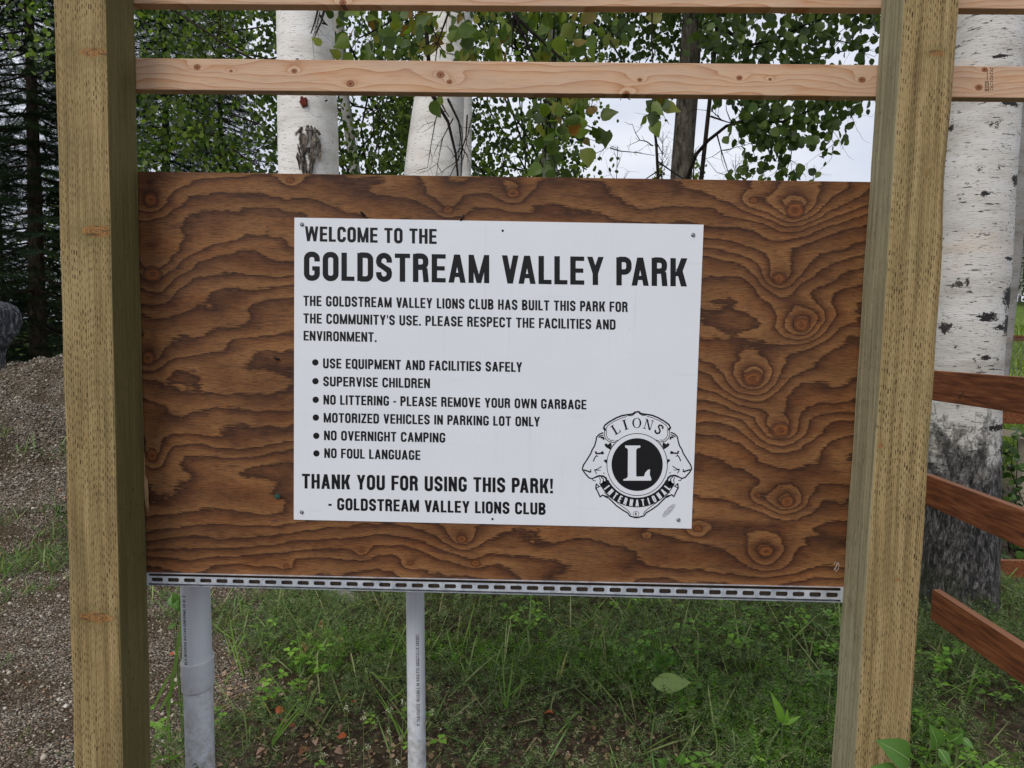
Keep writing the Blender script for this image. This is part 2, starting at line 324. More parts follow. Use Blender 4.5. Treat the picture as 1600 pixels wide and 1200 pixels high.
def birchbark(name, dark_h, patch=.5, grey=0., marks=()):
    m = Mat(name, .7, .25); x, y, z = m.sep(m.obj)
    n1 = m.noise(m.comb(m.math('MULTIPLY', x, 2.5), m.math('MULTIPLY', y, 2.5), m.math('MULTIPLY', z, 9.)), 1, 5, .6)
    c = m.ramp(n1, [(.3, lin(196-grey,190-grey,180-grey)), (.5, lin(226-grey,223-grey,217-grey)), (.7, lin(238-grey,236-grey,233-grey))])
    pk = m.noise(m.comb(x, y, m.math('MULTIPLY', z, 2.5)), 3, 3); c = m.mix(m.rng(pk, .55, .75, 0, .35), c, lin(205,182,158))
    # lenticels
    le = m.noise(m.comb(m.math('MULTIPLY', x, 26.), m.math('MULTIPLY', y, 26.), m.math('MULTIPLY', z, 210.)), 1, 2, .6)
    c = m.mix(m.rng(le, .62, .70, 0, .75), c, lin(70,62,56))
    le2 = m.noise(m.comb(m.math('MULTIPLY', x, 12.), m.math('MULTIPLY', y, 12.), m.math('MULTIPLY', z, 70.)), 1, 3, .7)
    c = m.mix(m.rng(le2, .71-patch*.05, .74-patch*.05, 0, .9), c, lin(38,35,33))
    pt = m.noise(m.comb(m.math('MULTIPLY', x, 6.), m.math('MULTIPLY', y, 6.), m.math('MULTIPLY', z, 7.)), 1, 6, .75)
    c = m.mix(m.rng(pt, .72-patch*.06, .75-patch*.06, 0, .95), c, lin(48,45,42))
    for (kx, kz, rx, rz) in marks:
        dx = m.math('DIVIDE', m.math('SUBTRACT', x, kx), rx); dz = m.math('DIVIDE', m.math('SUBTRACT', z, kz), rz)
        d = m.math('ADD', m.math('SQRT', m.math('ADD', m.math('MULTIPLY', dx, dx), m.math('MULTIPLY', dz, dz))), m.math('MULTIPLY', m.math('SUBTRACT', m.noise(m.comb(m.math('MULTIPLY', x, 40.), m.math('MULTIPLY', y, 40.), m.math('MULTIPLY', z, 75.)), 1, 4, .8), .5), 3.2))
        c = m.mix(m.math('MULTIPLY', m.rng(d, 1., .85), m.math('LESS_THAN', y, 0.)), c, lin(40,38,37))
    hz = m.math('ADD', z, m.math('MULTIPLY', m.math('SUBTRACT', m.noise(m.comb(m.math('MULTIPLY', x, 14.), m.math('MULTIPLY', y, 9.), m.math('MULTIPLY', z, 7.)), 1, 8, .8), .5), 1.9))
    rough = m.rng(hz, dark_h+.12, dark_h-.14)
    fs = m.noise(m.comb(m.math('MULTIPLY', x, 46.), m.math('MULTIPLY', y, 46.), m.math('MULTIPLY', z, 15.)), 1, 7, .8, .9)
    bc = m.ramp(fs, [(.40, lin(28,27,27)), (.49, lin(66,64,62)), (.58, lin(116,112,110)), (.68, lin(178,174,170))])
    c = m.mix(rough, c, bc)
    moss = m.math('MULTIPLY', m.rng(z, .35 if dark_h > -1 else -.5, .05 if dark_h > -1 else -1.), m.rng(m.noise(m.obj, 9, 4), .45, .6)); c = m.mix(moss, c, lin(70,78,40))
    m.set('Base Color', c)
    h = m.mix(m.math('MULTIPLY', rough, 1.), m.math('ADD', m.math('MULTIPLY', le, -.12), m.math('MULTIPLY', m.rng(pt, .66, .72), .3)), fs)
    m.set('Normal', m.bump(h, .03, .85)); return m.m

def bark(name, a, b, c_):
    m = Mat(name, .85, .15); x, y, z = m.sep(m.obj)
    fs = m.noise(m.comb(m.math('MULTIPLY', x, 30.), m.math('MULTIPLY', y, 30.), m.math('MULTIPLY', z, 9.)), 1, 5, .7, .3)
    fine = m.noise(m.comb(m.math('MULTIPLY', x, 60.), m.math('MULTIPLY', y, 60.), m.math('MULTIPLY', z, 120.)), 1, 3, .6)
    c = m.ramp(fs, [(.34, a), (.5, b), (.66, c_)]); c = m.mix(m.rng(fine, .5, .75, 0, .4), c, a)
    m.set('Base Color', c); m.set('Normal', m.bump(m.math('ADD', fs, m.math('MULTIPLY', fine, .3)), .02, .8)); return m.m

def leafmat(name, cols, transl=.35, rough=.5, single=False):
    m = Mat(name, rough, .35); r = m.nt.nodes.new('ShaderNodeObjectInfo').outputs['Random'] if single else m.island()
    c = m.ramp(r, [(i/(len(cols)-1), q) for i, q in enumerate(cols)])
    r2 = m.white(r); c = m.mix(.6, c, m.mix(1., c, m.ramp(r2, [(0, (.6,.6,.6)), (1, (1.35,1.35,1.35))]), 'MULTIPLY'))
    n = m.noise(m.obj, 45, 3); c = m.mix(m.rng(n, .4, .75, 0, .35), c, m.mix(1., c, (.62,.7,.5,1), 'MULTIPLY'))
    m.set('Base Color', c)
    t = m.nt.nodes.new('ShaderNodeBsdfTranslucent'); m._in(t.inputs[0], m.mix(1., c, (1.5, 1.6, .7, 1), 'MULTIPLY'))
    ms = m.nt.nodes.new('ShaderNodeMixShader'); ms.inputs[0].default_value = transl
    out = m.nt.nodes['Material Output']; m.nt.links.new(m.b.outputs[0], ms.inputs[1]); m.nt.links.new(t.outputs[0], ms.inputs[2]); m.nt.links.new(ms.outputs[0], out.inputs[0])
    return m.m

def groundmat():
    m = Mat('soil_and_gravel', .95, .1); x, y, z = m.sep(m.obj)
    g = m.math('ADD', m.math('ADD', x, m.math('MULTIPLY', m.math('SUBTRACT', y, 2.3), -.05)), m.math('MULTIPLY', m.math('SUBTRACT', m.noise(m.obj, 2.2, 4, .6), .5), 1.1))
    gf = m.rng(g, -1.0, -1.3)
    d = m.voro(m.obj, 95, 'F1', 'Color'); dd = m.voro(m.obj, 95, 'F1', 'Distance')
    sv = m.sep(d)[0]
    gc = m.ramp(sv, [(0, lin(96,86,74)), (.3, lin(132,122,108)), (.6, lin(158,148,134)), (.85, lin(186,176,162)), (1, lin(140,110,86))])
    gc = m.mix(m.rng(dd, .45, .7), gc, lin(56,48,40))
    big = m.noise(m.obj, 3.5, 5, .65); gc = m.mix(m.rng(big, .42, .6, 0, .8), gc, lin(78,64,46))
    so = m.ramp(m.noise(m.obj, 24, 6, .7), [(.3, lin(42,35,28)), (.5, lin(70,60,48)), (.7, lin(112,98,82))])
    far = m.rng(y, 7.5, 10.); grass = m.ramp(m.noise(m.obj, 14, 5, .7), [(.3, lin(52,68,28)), (.6, lin(96,116,48)), (.8, lin(120,132,64))])
    farr = m.math('MULTIPLY', far, m.rng(x, -1.5, .5))
    c = m.mix(gf, so, gc); c = m.mix(m.math('MAXIMUM', farr, m.rng(y, 12., 14.)), c, grass)
    m.set('Base Color', c)
    h = m.math('ADD', m.math('MULTIPLY', m.rng(dd, .7, 0), gf), m.noise(m.obj, 30, 6, .7)); m.set('Normal', m.bump(h, .015, .9)); return m.m

# ------------------------------------------------------------------ terrain
def mound(x, y):
    d = np.sqrt(((x+4.55)*.9)**2+(y-6.7)**2); d = np.where(x < -4.55, np.abs(y-6.7)+.1*np.abs(x+4.55), d)
    return np.maximum(0, 1.44-.60*np.sqrt(d*d+.25))
def hgt(x, y):
    x = np.asarray(x, float); y = np.asarray(y, float)
    near = np.exp(-((y-3)/12)**2)
    h = (vnoise(x*1.3, y*1.3, 1)-.5)*.07+(vnoise(x*4, y*4, 2)-.5)*.03+(vnoise(x*11, y*11, 3)-.5)*.015*near
    mo = mound(x, y); h = h+mo+np.where(mo > .02, (vnoise(x*2.3, y*2.3, 4)-.5)*.26*np.minimum(1, mo*3)+(vnoise(x*6, y*6, 6)-.5)*.10*np.minimum(1, mo*4), 0)
    h = h+.10*np.exp(-((x-.0)/.9)**2-((y-4.2)/.9)**2)
    h = h+np.clip((y-9)/17, 0, 1)*3.0*np.clip((x-3)/4, 0, 1)
    return h
def grid_axis(segs):
    out = []
    for a, b, st in segs: out += list(np.arange(a, b, st))
    return np.array(out+[segs[-1][1]])
gx = grid_axis([(-130, -12, 6), (-12, -7, .4), (-7, 4, .05), (4, 12, .4), (12, 130, 6)])
gy = grid_axis([(-60, -2, 4), (-2, 1.6, .3), (1.6, 8.2, .05), (8.2, 16, .35), (16, 220, 6)])
X, Y = np.meshgrid(gx, gy); V = np.stack([X.ravel(), Y.ravel(), hgt(X, Y).ravel()], 1)
nx_ = len(gx); i, j = np.meshgrid(np.arange(len(gy)-1), np.arange(nx_-1), indexing='ij'); a = (i*nx_+j).ravel()
ground = link('ground', mesh_np('ground', V, np.stack([a, a+1, a+nx_+1, a+nx_], 1), True), groundmat()); tag(ground, kind='structure')

# ------------------------------------------------------------------ timber frame
OCH = (lin(108,92,60), lin(148,127,86), lin(170,149,106))
def arris(u0, v0, u1, v1, Yp):
    P, Q = at(u0, v0, Yp), at(u1, v1, Yp)
    return lambda z: P+(Q-P)*((z-P[2])/(Q[2]-P[2]))
def post(arr, mat, seed, wane=0):        # arr: front-left, front-right, back-right, back-left edge lines
    r = random.Random(seed); mb = MB(); zs = np.linspace(-.15, 2.75, 150); n = 0; rings = []
    ph = [r.uniform(0, 6) for _ in range(8)]
    for q, z in enumerate(zs):
        c = [a(z)[:2] for a in arr]; ring = []
        for k in range(4):
            p, pr, nx = c[k], c[k-1], c[(k+1) % 4]
            br = .004+.003*sin(z*5+ph[k])*sin(z*13+ph[k+4])+.0012*r.random()
            if wane and k == 1: br += .016*math.exp(-((z-2.02)/.17)**2)+.004*math.exp(-((z-1.2)/.5)**2)
            br = max(.0025, br)
            e1 = (pr-p)/np.linalg.norm(pr-p); e2 = (nx-p)/np.linalg.norm(nx-p)
            ring += [p+e1*br, p+e1*br*.3+e2*br*.3, p+e2*br]
            m_ = (p+nx)/2; j = .0008*sin(z*9+ph[k]+k)+.0003*r.uniform(-1, 1); nrm = np.array([-(e2[1]), e2[0]])
            for t in (.25, .5, .75): ring.append(p+(nx-p)*t+nrm*j)
        rings.append([(a_[0], a_[1], z) for a_ in ring])
    m = len(rings[0]); vs = [p for rg in rings for p in rg]
    fs = [(i*m+k, i*m+(k+1) % m, (i+1)*m+(k+1) % m, (i+1)*m+k) for i in range(len(zs)-1) for k in range(m)]
    fs += [tuple(range(m-1, -1, -1)), tuple((len(zs)-1)*m+k for k in range(m))]
    mb.add(vs, fs); return mb
frame = thing('sign_frame', (at(790, 600, YB)[0], YB, 0), 'open frame of two thick treated timber posts joined by two pale planed rails', 'timber frame')
def kloc(lst, o): return [(at(u, v, YF)[0]-o[0], at(u, v, YF)[2]-o[2], rx, rz) for u, v, rx, rz in lst]
def post_origin(a): p = a(0.); return np.array([p[0], YF, 0.])
lFL, lFR, lBR = arris(83, 0, 115, 1190, YF), arris(165, 0, 192.5, 1190, YF), arris(210, 0, 237, 1190, YB)
lBL = lambda z: lFL(z)+(lBR(z)-lFR(z))
o1 = post_origin(lFL)
m1 = treated('treated_post_left', kloc([(146, 82, .040, .0125), (152, 362, .044, .017), (149, 965, .050, .016)], o1), OCH, (lin(88,80,48), lin(118,108,68)))
p1 = post([lFL, lFR, lBR, lBL], m1, 3).build('post', m1, frame, o1)
rFL, rFR, rBL = arris(1413, 0, 1336, 1190, YF), arris(1500, 0, 1421, 1190, YF), arris(1377, 0, 1299, 1190, YB)
rBR = lambda z: rFR(z)+(rBL(z)-rFL(z))
o2 = post_origin(rFL)
m2 = treated('treated_post_right', kloc([(1463, 83, .024, .008), (1450, 270, .006, .004), (1402, 905, .006, .005), (1376, 696, .008, .008)], o2), (lin(110,93,62), lin(154,132,90), lin(176,154,112)), (lin(112,106,80), lin(168,160,128)), 5.)
p2 = post([rFL, rFR, rBR, rBL], m2, 9, 1).build('post', m2, frame, o2)
p1['label'] = 'left treated post with knots and a dark olive inner side'; p2['label'] = 'right treated post with a weathered grey inner side and a waney edge'
def rail(pxt, pxb, kn, lab, nm):
    a, b = at(150, pxt[0], YB), at(1800, pxt[1], YB); c, d = at(150, pxb[0], YB), at(1800, pxb[1], YB)
    y0, y1 = YB+.004, YB+.042; mb = MB()
    b[0] += .7; d[0] += .7
    mb.hexa([(c[0],y0,c[2]),(d[0],y0,d[2]),(d[0],y1,d[2]),(c[0],y1,c[2]),(a[0],y0,a[2]),(b[0],y0,b[2]),(b[0],y1,b[2]),(a[0],y1,a[2])])
    o = np.array([0, YB, (a[2]+c[2])/2])
    ks = [(at(u, v, YB)[0]-o[0], at(u, v, YB)[2]-o[2], r) for u, v, r in kn]
    ob = mb.build('rail', pine(nm, ks), frame, o, bevel=.002); ob['label'] = lab; return ob
rail((89, 103), (138.5, 152.5), [(307,104,.006),(459,110,.005),(547,130,.007),(688,116,.007),(702,127,.005),(1000,124,.004),(1156,121,.005),(1348,124,.006),(1204,123,.003),(979,146,.006),(1540,108,.005),(1531,136,.006),(360,110,.003)], 'lower pale pine rail', 'pine_rail_a')
rail((-44, -41), (4.5, 11.5), [(535,3,.006),(1300,-10,.006),(800,-20,.006)], 'upper pale pine rail at the top of the picture', 'pine_rail_b')

# ------------------------------------------------------------------ plywood
YS = YB+.006
o3 = np.array([at(790, 590, YS)[0], YS, at(790, 590, YS)[2]])
def bp(u, v): p = at(u, v, YS); return p[0]-o3[0], p[2]-o3[2]
kn = []
for u, v, r, A, asp in [(236,312,.028,2.6,1.0),(238,428,.030,3.4,1.1),(232,560,.026,2.6,1.0),(238,712,.024,2.4,.9),(454,282,.010,.9,1.5),
        (700,328,.016,1.7,1.3),(802,302,.017,2.2,1.4),(1242,328,.021,2.8,1.2),(1177,313,.009,.9,1.4),(1217,436,.016,2.6,1.2),(1252,508,.019,3.0,1.2),
        (1176,592,.022,3.2,1.15),(1219,672,.021,3.0,1.25),(1230,784,.016,2.6,1.2),(1185,774,.006,.8,1.2),(1197,862,.015,2.0,1.3),(1090,826,.009,1.0,1.4),
        (722,842,.015,2.2,1.3),(566,862,.006,1.2,1.6),(641,880,.007,1.2,1.5),(448,885,.010,.8,1.2),(1010,838,.004,.8,1.5),(345,838,.004,.6,1.5),(743,880,.013,.5,1.3),(1065,470,.005,.7,1.6)]:
    x_, z_ = bp(u, v); kn.append((x_, z_, r, A, asp))
mply = plywood(kn)
tl, tr, bl, br_ = at(190, 267.6, YS), at(1385, 284.4, YS), at(205, 896.6, YS), at(1340, 920.6, YS)
mb = MB(); th = .018
nS = 60
for k in range(nS):
    def lp(a, b, t): return a+(b-a)*t
    t0, t1 = k/nS, (k+1)/nS
    rr = random.Random(k); 
    a0, a1, b0, b1 = lp(tl, tr, t0), lp(tl, tr, t1), lp(bl, br_, t0), lp(bl, br_, t1)
    mb.hexa([b0, b1, b1+[0,th,0], b0+[0,th,0], a0, a1, a1+[0,th,0], a0+[0,th,0]])
# one clean box (outer shell only)
mb = MB(); mb.hexa([bl, br_, br_+[0,th,0], bl+[0,th,0], tl, tr, tr+[0,th,0], tl+[0,th,0]])
ply = mb.build('plywood_board', mply, None, o3, bevel=.0012)
tag(ply, 'large dark stained plywood board with swirling grain and knots fixed between the two posts', 'plywood board')
black = plain('black_rubber', lin(22,22,22), .5); splm = plain('splinter_wood', lin(150,122,86), .8, var=.2, vs=80); green = plain('green_paint', lin(36,84,72), .5)
def on_ply(u, v, d=.0): p = at(u, v, YS); return p-np.array([0, d, 0])
mb = MB(); mb.tube([on_ply(563,331,.001), on_ply(566,333,.006), on_ply(572,338,.004)], [.0012,.004,.0015], 6); mb.build('nail', black, ply, o3)
mb = MB(); mb.tube([on_ply(428,557,.001), on_ply(432,560,.006), on_ply(438,561,.004)], [.0012,.004,.0015], 6); mb.build('nail', black, ply, o3)
mb = MB(); mb.tube([on_ply(720,345,.001), on_ply(722,340,.005), on_ply(724,335,.004)], [.003,.003,.001], 6); mb.build('nail', black, ply, o3)
mb = MB()
for q in range(7):
    a_ = q*.9; mb.tube([on_ply(434,775,.003), on_ply(434+5*cos(a_), 775+5*sin(a_), .004)], [.003,.0012], 5)
mb.build('paint_dab', green, ply, o3)
mb = MB()
for q in range(9):
    u0 = 229+random.uniform(-2, 3); v0 = 748+random.uniform(-6, 8)
    mb.tube([on_ply(u0,v0,.008), on_ply(u0+3,v0+22,.012), on_ply(u0+random.uniform(2,7),v0+random.uniform(36,50),.014)], [.0022,.0018,.0004], 4)
mb.tube([on_ply(227,706,.006), on_ply(228,730,.007), on_ply(229,750,.008)], [.0005,.002,.001], 4)
mb.build('splinter', splm, ply, o3)
chalk = plain('chalk', lin(190,180,170), .9); mb = MB()
for pts in ([(1303,882),(1305,878),(1308,880),(1306,886),(1303,890)], [(1308,878),(1311,882),(1310,888),(1306,893),(1304,891),(1307,884),(1311,879)]):
    mb.tube([on_ply(u, v, .0008) for u, v in pts], .0006, 4)
mb.build('chalk_mark', chalk, ply, o3)

# ------------------------------------------------------------------ slotted metal channel under the board
galv = Mat('galvanised_steel', .42, .5); n_ = galv.voro(galv.obj, 60, 'F1', 'Color'); s_ = galv.sep(n_)[0]
streak = galv.noise(galv.obj, 25, 5, .7)
galv.set('Base Color', galv.mix(galv.rng(streak, .35, .7), galv.mix(s_, lin(158,166,176), lin(184,192,202)), lin(212,216,222)))
galv.set('Metallic', .35); galv.set('Roughness', galv.rng(s_, 0, 1, .38, .55)); galv = galv.m
YC = YB-.004
ca, cb = at(228, 896.0, YC), at(1318, 918.8, YC); ea, eb = at(228, 914.6, YC), at(1318, 941.5, YC)
ns = 42; mb = MB(); pitch_n = ns
def CP(s_, t_, dy=0.):       # s along 0..1, t from top 0..1
    a_ = ca+(cb-ca)*s_; b_ = ea+(eb-ea)*s_; return a_+(b_-a_)*t_+np.array([0, dy, 0])
seg = 7
s_first, s_step = (246-228)/1090., 25.72/1090.
edges = [0.]
hw, hh = .265, .165           # slot half length (of pitch), half height (of face)
def slot_outline(sc_):
    pts = []
    for q in range(seg+1):
        an = pi/2+pi*q/seg; pts.append((sc_-hw*s_step+hh*.55*s_step*(cos(an)), .5-hh*sin(an)))
    for q in range(seg+1):
        an = -pi/2+pi*q/seg; pts.append((sc_+hw*s_step+hh*.55*s_step*(cos(an)), .5-hh*sin(an)))
    return pts
def slot_piece(sc_):
    lo, hi = sc_-s_step/2, sc_+s_step/2; po = slot_outline(sc_); n = len(po)
    outer = []
    for (s_, t_) in po:        # radial projection to the cell's rectangle
        dx, dy = (s_-sc_)/(s_step/2), (t_-.5)/.5; k = 1/max(abs(dx), abs(dy)); 
        outer.append((sc_+dx*k*s_step/2, .5+dy*k*.5))
    vs = [CP(*p_) for p_ in po]+[CP(*p_) for p_ in outer]+[CP(p_[0], p_[1], .0025) for p_ in po]
    fs = []
    for q in range(n):
        r_ = (q+1) % n; fs += [(q, n+q, n+r_, r_), (q, r_, 2*n+r_, 2*n+q)]
    mb.add(vs, fs)
    # corner fill
    for cx, cy in ((lo,0.),(hi,0.),(hi,1.),(lo,1.)):
        best = sorted(range(n), key=lambda q: (outer[q][0]-cx)**2/(s_step**2)+(outer[q][1]-cy)**2)
    for q in range(n):
        r_ = (q+1) % n; A_, B_ = outer[q], outer[r_]
        if abs(A_[0]-B_[0]) > 1e-7 and abs(A_[1]-B_[1]) > 1e-7:
            cx = lo if min(A_[0], B_[0]) < lo+1e-6 else hi; cy = 0. if min(A_[1], B_[1]) < 1e-6 else 1.
            mb.add([CP(*A_), CP(cx, cy), CP(*B_)], [(0, 1, 2)])
s0 = s_first-s_step/2
mb.add([CP(-.03, 0), CP(s0, 0), CP(s0, 1), CP(-.03, 1)], [(0, 3, 2, 1)])
for k in range(ns):
    sc_ = s_first+k*s_step
    if sc_+s_step/2 > 1.0: break
    slot_piece(sc_)
s1 = s_first+(k+.5)*s_step if sc_+s_step/2 <= 1 else s_first+(k-.5)*s_step
mb.add([CP(s1, 0), CP(1.02, 0), CP(1.02, 1), CP(s1, 1)], [(0, 3, 2, 1)])
for t_ in (0., 1.):           # flanges of the channel
    q = -1 if t_ == 0 else 1
    mb.add([CP(-.03, t_), CP(1.02, t_), CP(1.02, t_, .038), CP(-.03, t_, .038)], [(0, 1, 2, 3)])
mb.add([CP(-.03, 0, .038), CP(1.02, 0, .038), CP(1.02, 1, .038), CP(-.03, 1, .038)], [(0, 1, 2, 3)])  # back plate added to close the channel and keep light out of it
oc = CP(.5, .5)
ch = mb.build('metal_channel', galv, None, oc); cbk = MB(); cbk.hexa([CP(-.02,.93,.012), CP(1.01,.93,.012), CP(1.01,.93,.03), CP(-.02,.93,.03), CP(-.02,.07,.012), CP(1.01,.07,.012), CP(1.01,.07,.03), CP(-.02,.07,.03)]); cbk.build('slot_shade_strip', plain('slot_shade_brown', lin(62,52,42), .9, var=.5, vs=30), ch, oc)  # dark strip added inside the channel, stands in for shade behind the slots
tag(ch, 'galvanised steel channel with a row of slots along the bottom edge of the plywood', 'metal channel')

# ------------------------------------------------------------------ condensed lettering built from strokes
def rr_path(x0, y0, x1, y1, r, start, stop=None):    # closed rounded rectangle centre line
    P = []
    for cx, cy, a0 in ((x1-r, y1-r, 0), (x0+r, y1-r, 90), (x0+r, y0+r, 180), (x1-r, y0+r, 270)):
        for q in range(6): a_ = radians(a0+90*q/5); P.append((cx+r*cos(a_), cy+r*sin(a_)))
    return P
def stroke(P, t, closed=False):
    Q_ = [np.array(p, float) for p in P]; P = [Q_[0]]
    for p in Q_[1:]:
        if np.linalg.norm(p-P[-1]) > .004: P.append(p)
    if closed and np.linalg.norm(P[0]-P[-1]) < .004: P.pop()
    n = len(P); Lf = []; Rg = []
    for i in range(n):
        if closed: a_, b_ = P[i-1], P[(i+1) % n]
        else: a_, b_ = P[max(i-1, 0)], P[min(i+1, n-1)]
        d = b_-a_; d /= np.linalg.norm(d)+1e-9; nn = np.array([-d[1], d[0]])
        k = 1.
        if 0 < i < n-1 or closed:
            e = P[(i+1) % n]-P[i]; e /= np.linalg.norm(e)+1e-9; k = min(1.6, 1/max(.5, abs(e@d)))
        Lf.append(P[i]+nn*t/2*k); Rg.append(P[i]-nn*t/2*k)
    out = []
    for i in range(n if closed else n-1):
        j = (i+1) % n; out.append([Rg[i], Rg[j], Lf[j], Lf[i]])
    return out
def rect(x0, y0, x1, y1): return [[(x0,y0),(x1,y0),(x1,y1),(x0,y1)]]
def para(x0, x1, wx, y0=0., y1=1.): return [[(x0,y0),(x0+wx,y0),(x1+wx,y1),(x1,y1)]]   # from bottom x0 to top x1
import functools
def glyph(ch, t, W=.49): return glyph_table(round(t, 4), round(W, 3))[ch]
@functools.lru_cache(None)
def glyph_table(t, W):
    h = t*.80; a = t/2; r = .165
    def C_(x1=W, y0=0., y1=1., op=.33, ps=None):
        P = []
        rr_ = min(r, (y1-y0)/2-a, x1/2-a)
        P.append((x1-a, y1-op)); 
        for q in range(7): an = radians(0+90*q/6); P.append((x1-a-rr_+rr_*cos(an), y1-h/2-rr_+rr_*sin(an)))
        for q in range(7): an = radians(90+90*q/6); P.append((a+rr_+rr_*cos(an), y1-h/2-rr_+rr_*sin(an)))
        for q in range(7): an = radians(180+90*q/6); P.append((a+rr_+rr_*cos(an), y0+h/2+rr_+rr_*sin(an)))
        for q in range(7): an = radians(270+90*q/6); P.append((x1-a-rr_+rr_*cos(an), y0+h/2+rr_+rr_*sin(an)))
        P.append((x1-a, y0+op)); return P
    def bowl(y0, y1, x1=W):
        rr_ = min(.16, (y1-y0-h)/2); P = [(a, y1-h/2)]
        for q in range(6): an = radians(90-90*q/5); P.append((x1-a-rr_+rr_*cos(an), y1-h/2-rr_+rr_*sin(an)))
        for q in range(6): an = radians(-90*q/5); P.append((x1-a-rr_+rr_*cos(an), y0+h/2+rr_+rr_*sin(an)))
        P.append((a, y0+h/2)); return P
    E_ = rect(0,0,t,1)+rect(t,1-h,W*.88,1)+rect(t,0,W*.88,h)+rect(t,.5-h/2,W*.82,.5+h/2)
    D = {
     'A': (W*1.08, para(0, W*.54-t*.55, t)+para(W*1.08-t, W*.54-t*.45, t)+rect(t*.9,.2,W*1.08-t*.9,.2+h)),
     'B': (W, rect(0,0,t,1)+stroke(bowl(.47,1,W*.96),t)+stroke(bowl(0,.53),t)),
     'C': (W, stroke(C_(), t)), 'D': (W, rect(0,0,t,1)+stroke(bowl(0,1),t)),
     'E': (W*.88, E_), 'F': (W*.86, E_[:2]+E_[3:]),
     'G': (W, stroke(C_()[:-1], t)+rect(W-t,.2,W,.5)+rect(W*.52,.5-h,W-t,.5)),
     'H': (W, rect(0,0,t,1)+rect(W-t,0,W,1)+rect(t,.5-h/2,W-t,.5+h/2)),
     'I': (t, rect(0,0,t,1)), 'K': (W*1.04, rect(0,0,t,1)+para(t*.75, W*1.02-t, t*1.15, .36, 1)+para(W*1.04-t*1.1, t*1.05, t*1.1, 0, .62)),
     'L': (W*.82, rect(0,0,t,1)+rect(t,0,W*.82,h)),
     'M': (W*1.3, rect(0,0,t*.95,1)+rect(W*1.3-t*.95,0,W*1.3,1)+para(W*.65-t*.42, t*.1, t*.84)+para(W*.65-t*.42, W*1.3-t*.94, t*.84)),
     'N': (W*1.02, rect(0,0,t,1)+rect(W*1.02-t,0,W*1.02,1)+para(W*1.02-t, 0, t)),
     'O': (W, stroke(rr_path(a,h/2,W-a,1-h/2,min(r,W/2-a),0), t, True)),
     'P': (W*.96, rect(0,0,t,1)+stroke(bowl(.40,1,W*.96),t)),
     'Q': (W, stroke(rr_path(a,h/2,W-a,1-h/2,min(r,W/2-a),0), t, True)+para(W-t*.5, W*.5, t*.8, -.08, .2)),
     'R': (W, rect(0,0,t,1)+stroke(bowl(.45,1,W*.97),t)+para(W-t, W-t*1.25, t, 0, .5)),
     'S': (W, stroke([(W-a,.67)]+[(W/2+(W/2-a)*cos(radians(q*22.5)), 1-h/2-(W/2-a)+(W/2-a)*sin(radians(q*22.5))) for q in range(9)]+[(a,.68),(a+.02,.61),(W*.42,.53),(W*.58,.47),(W-a-.02,.39),(W-a,.32)]+[(W/2+(W/2-a)*cos(radians(-q*22.5)), h/2+(W/2-a)+(W/2-a)*sin(radians(-q*22.5))) for q in range(9)]+[(a,.33)], t)),
     'T': (W*.96, rect(0,1-h,W*.96,1)+rect(W*.48-a,0,W*.48+a,1-h)),
     'U': (W, stroke([(a,1.)]+[(a+r*.8+r*.8*cos(radians(180+90*q/5)), h/2+r*.8+r*.8*sin(radians(180+90*q/5))) for q in range(6)]+
              [(W-a-r*.8+r*.8*cos(radians(270+90*q/5)), h/2+r*.8+r*.8*sin(radians(270+90*q/5))) for q in range(6)]+[(W-a,1.)], t)),
     'V': (W*1.04, para(W*.52-t*.5, 0, t)+para(W*.52-t*.5, W*1.04-t, t)),
     'W': (W*1.56, para(W*.42-t*.5, 0, t*.9)+para(W*.42-t*.5, W*.78-t*.45, t*.9)+para(W*1.14-t*.4, W*.78-t*.45, t*.9)+para(W*1.14-t*.4, W*1.56-t*.9, t*.9)),
     'X': (W, para(0, W-t, t)+para(W-t, 0, t)),
     'Y': (W*1.04, para(W*.52-a, 0, t, .4, 1)+para(W*.52-a, W*1.04-t, t, .4, 1)+rect(W*.52-a,0,W*.52+a,.42)),
     'Z': (W*.9, rect(0,0,W*.9,h)+rect(0,1-h,W*.9,1)+para(0, W*.9-t*1.1, t*1.1, h*.9, 1-h*.9)),
     '-': (W*.46, rect(0,.34,W*.46,.34+h)), '.': (t, rect(0,0,t,t*.95)), "'": (t*.7, [[(t*.1,.66),(t*.6,.66),(t*.7,1),(0,1)]]), '"': (t*2, rect(0,.7,t*.6,1)+rect(t,.7,t*1.6,1)),
     '!': (t, rect(0,0,t,t*.9)+[[(t*.2,.3),(t*.8,.3),(t,1),(0,1)]]), '(': (t*1.4, stroke([(t*1.3,1.05),(t*.5,.75),(t*.5,.25),(t*1.3,-.05)], t*.8)), ')': (t*1.4, stroke([(t*.1,1.05),(t*.9,.75),(t*.9,.25),(t*.1,-.05)], t*.8)),
     '0': (W, stroke(rr_path(a,h/2,W-a,1-h/2,min(r,W/2-a),0), t, True)), '1': (W*.5, rect(W*.5-t,0,W*.5,1)), '7': (W, rect(0,1-h,W,1)+para(W*.2, W-t, t, 0, 1-h)),
     '4': (W, rect(W*.6,0,W*.6+t,1)+rect(0,.25,W,.25+h)+para(0, W*.45, t, .25, 1)), '2': (W, stroke([(a,.7),(a,.85),(W*.3,1-h/2),(W*.7,1-h/2),(W-a,.8),(W-a,.65),(a,.15),(a,h/2),(W,h/2)], t)),
     '3': (W, stroke(bowl(.47,1,W*.96)[1:],t)+stroke(bowl(0,.53)[0:],t)), '5': (W, rect(0,.5,t,1)+rect(0,1-h,W,1)+stroke(bowl(0,.62),t)), ' ': (W*.44, []),
    }
    return D
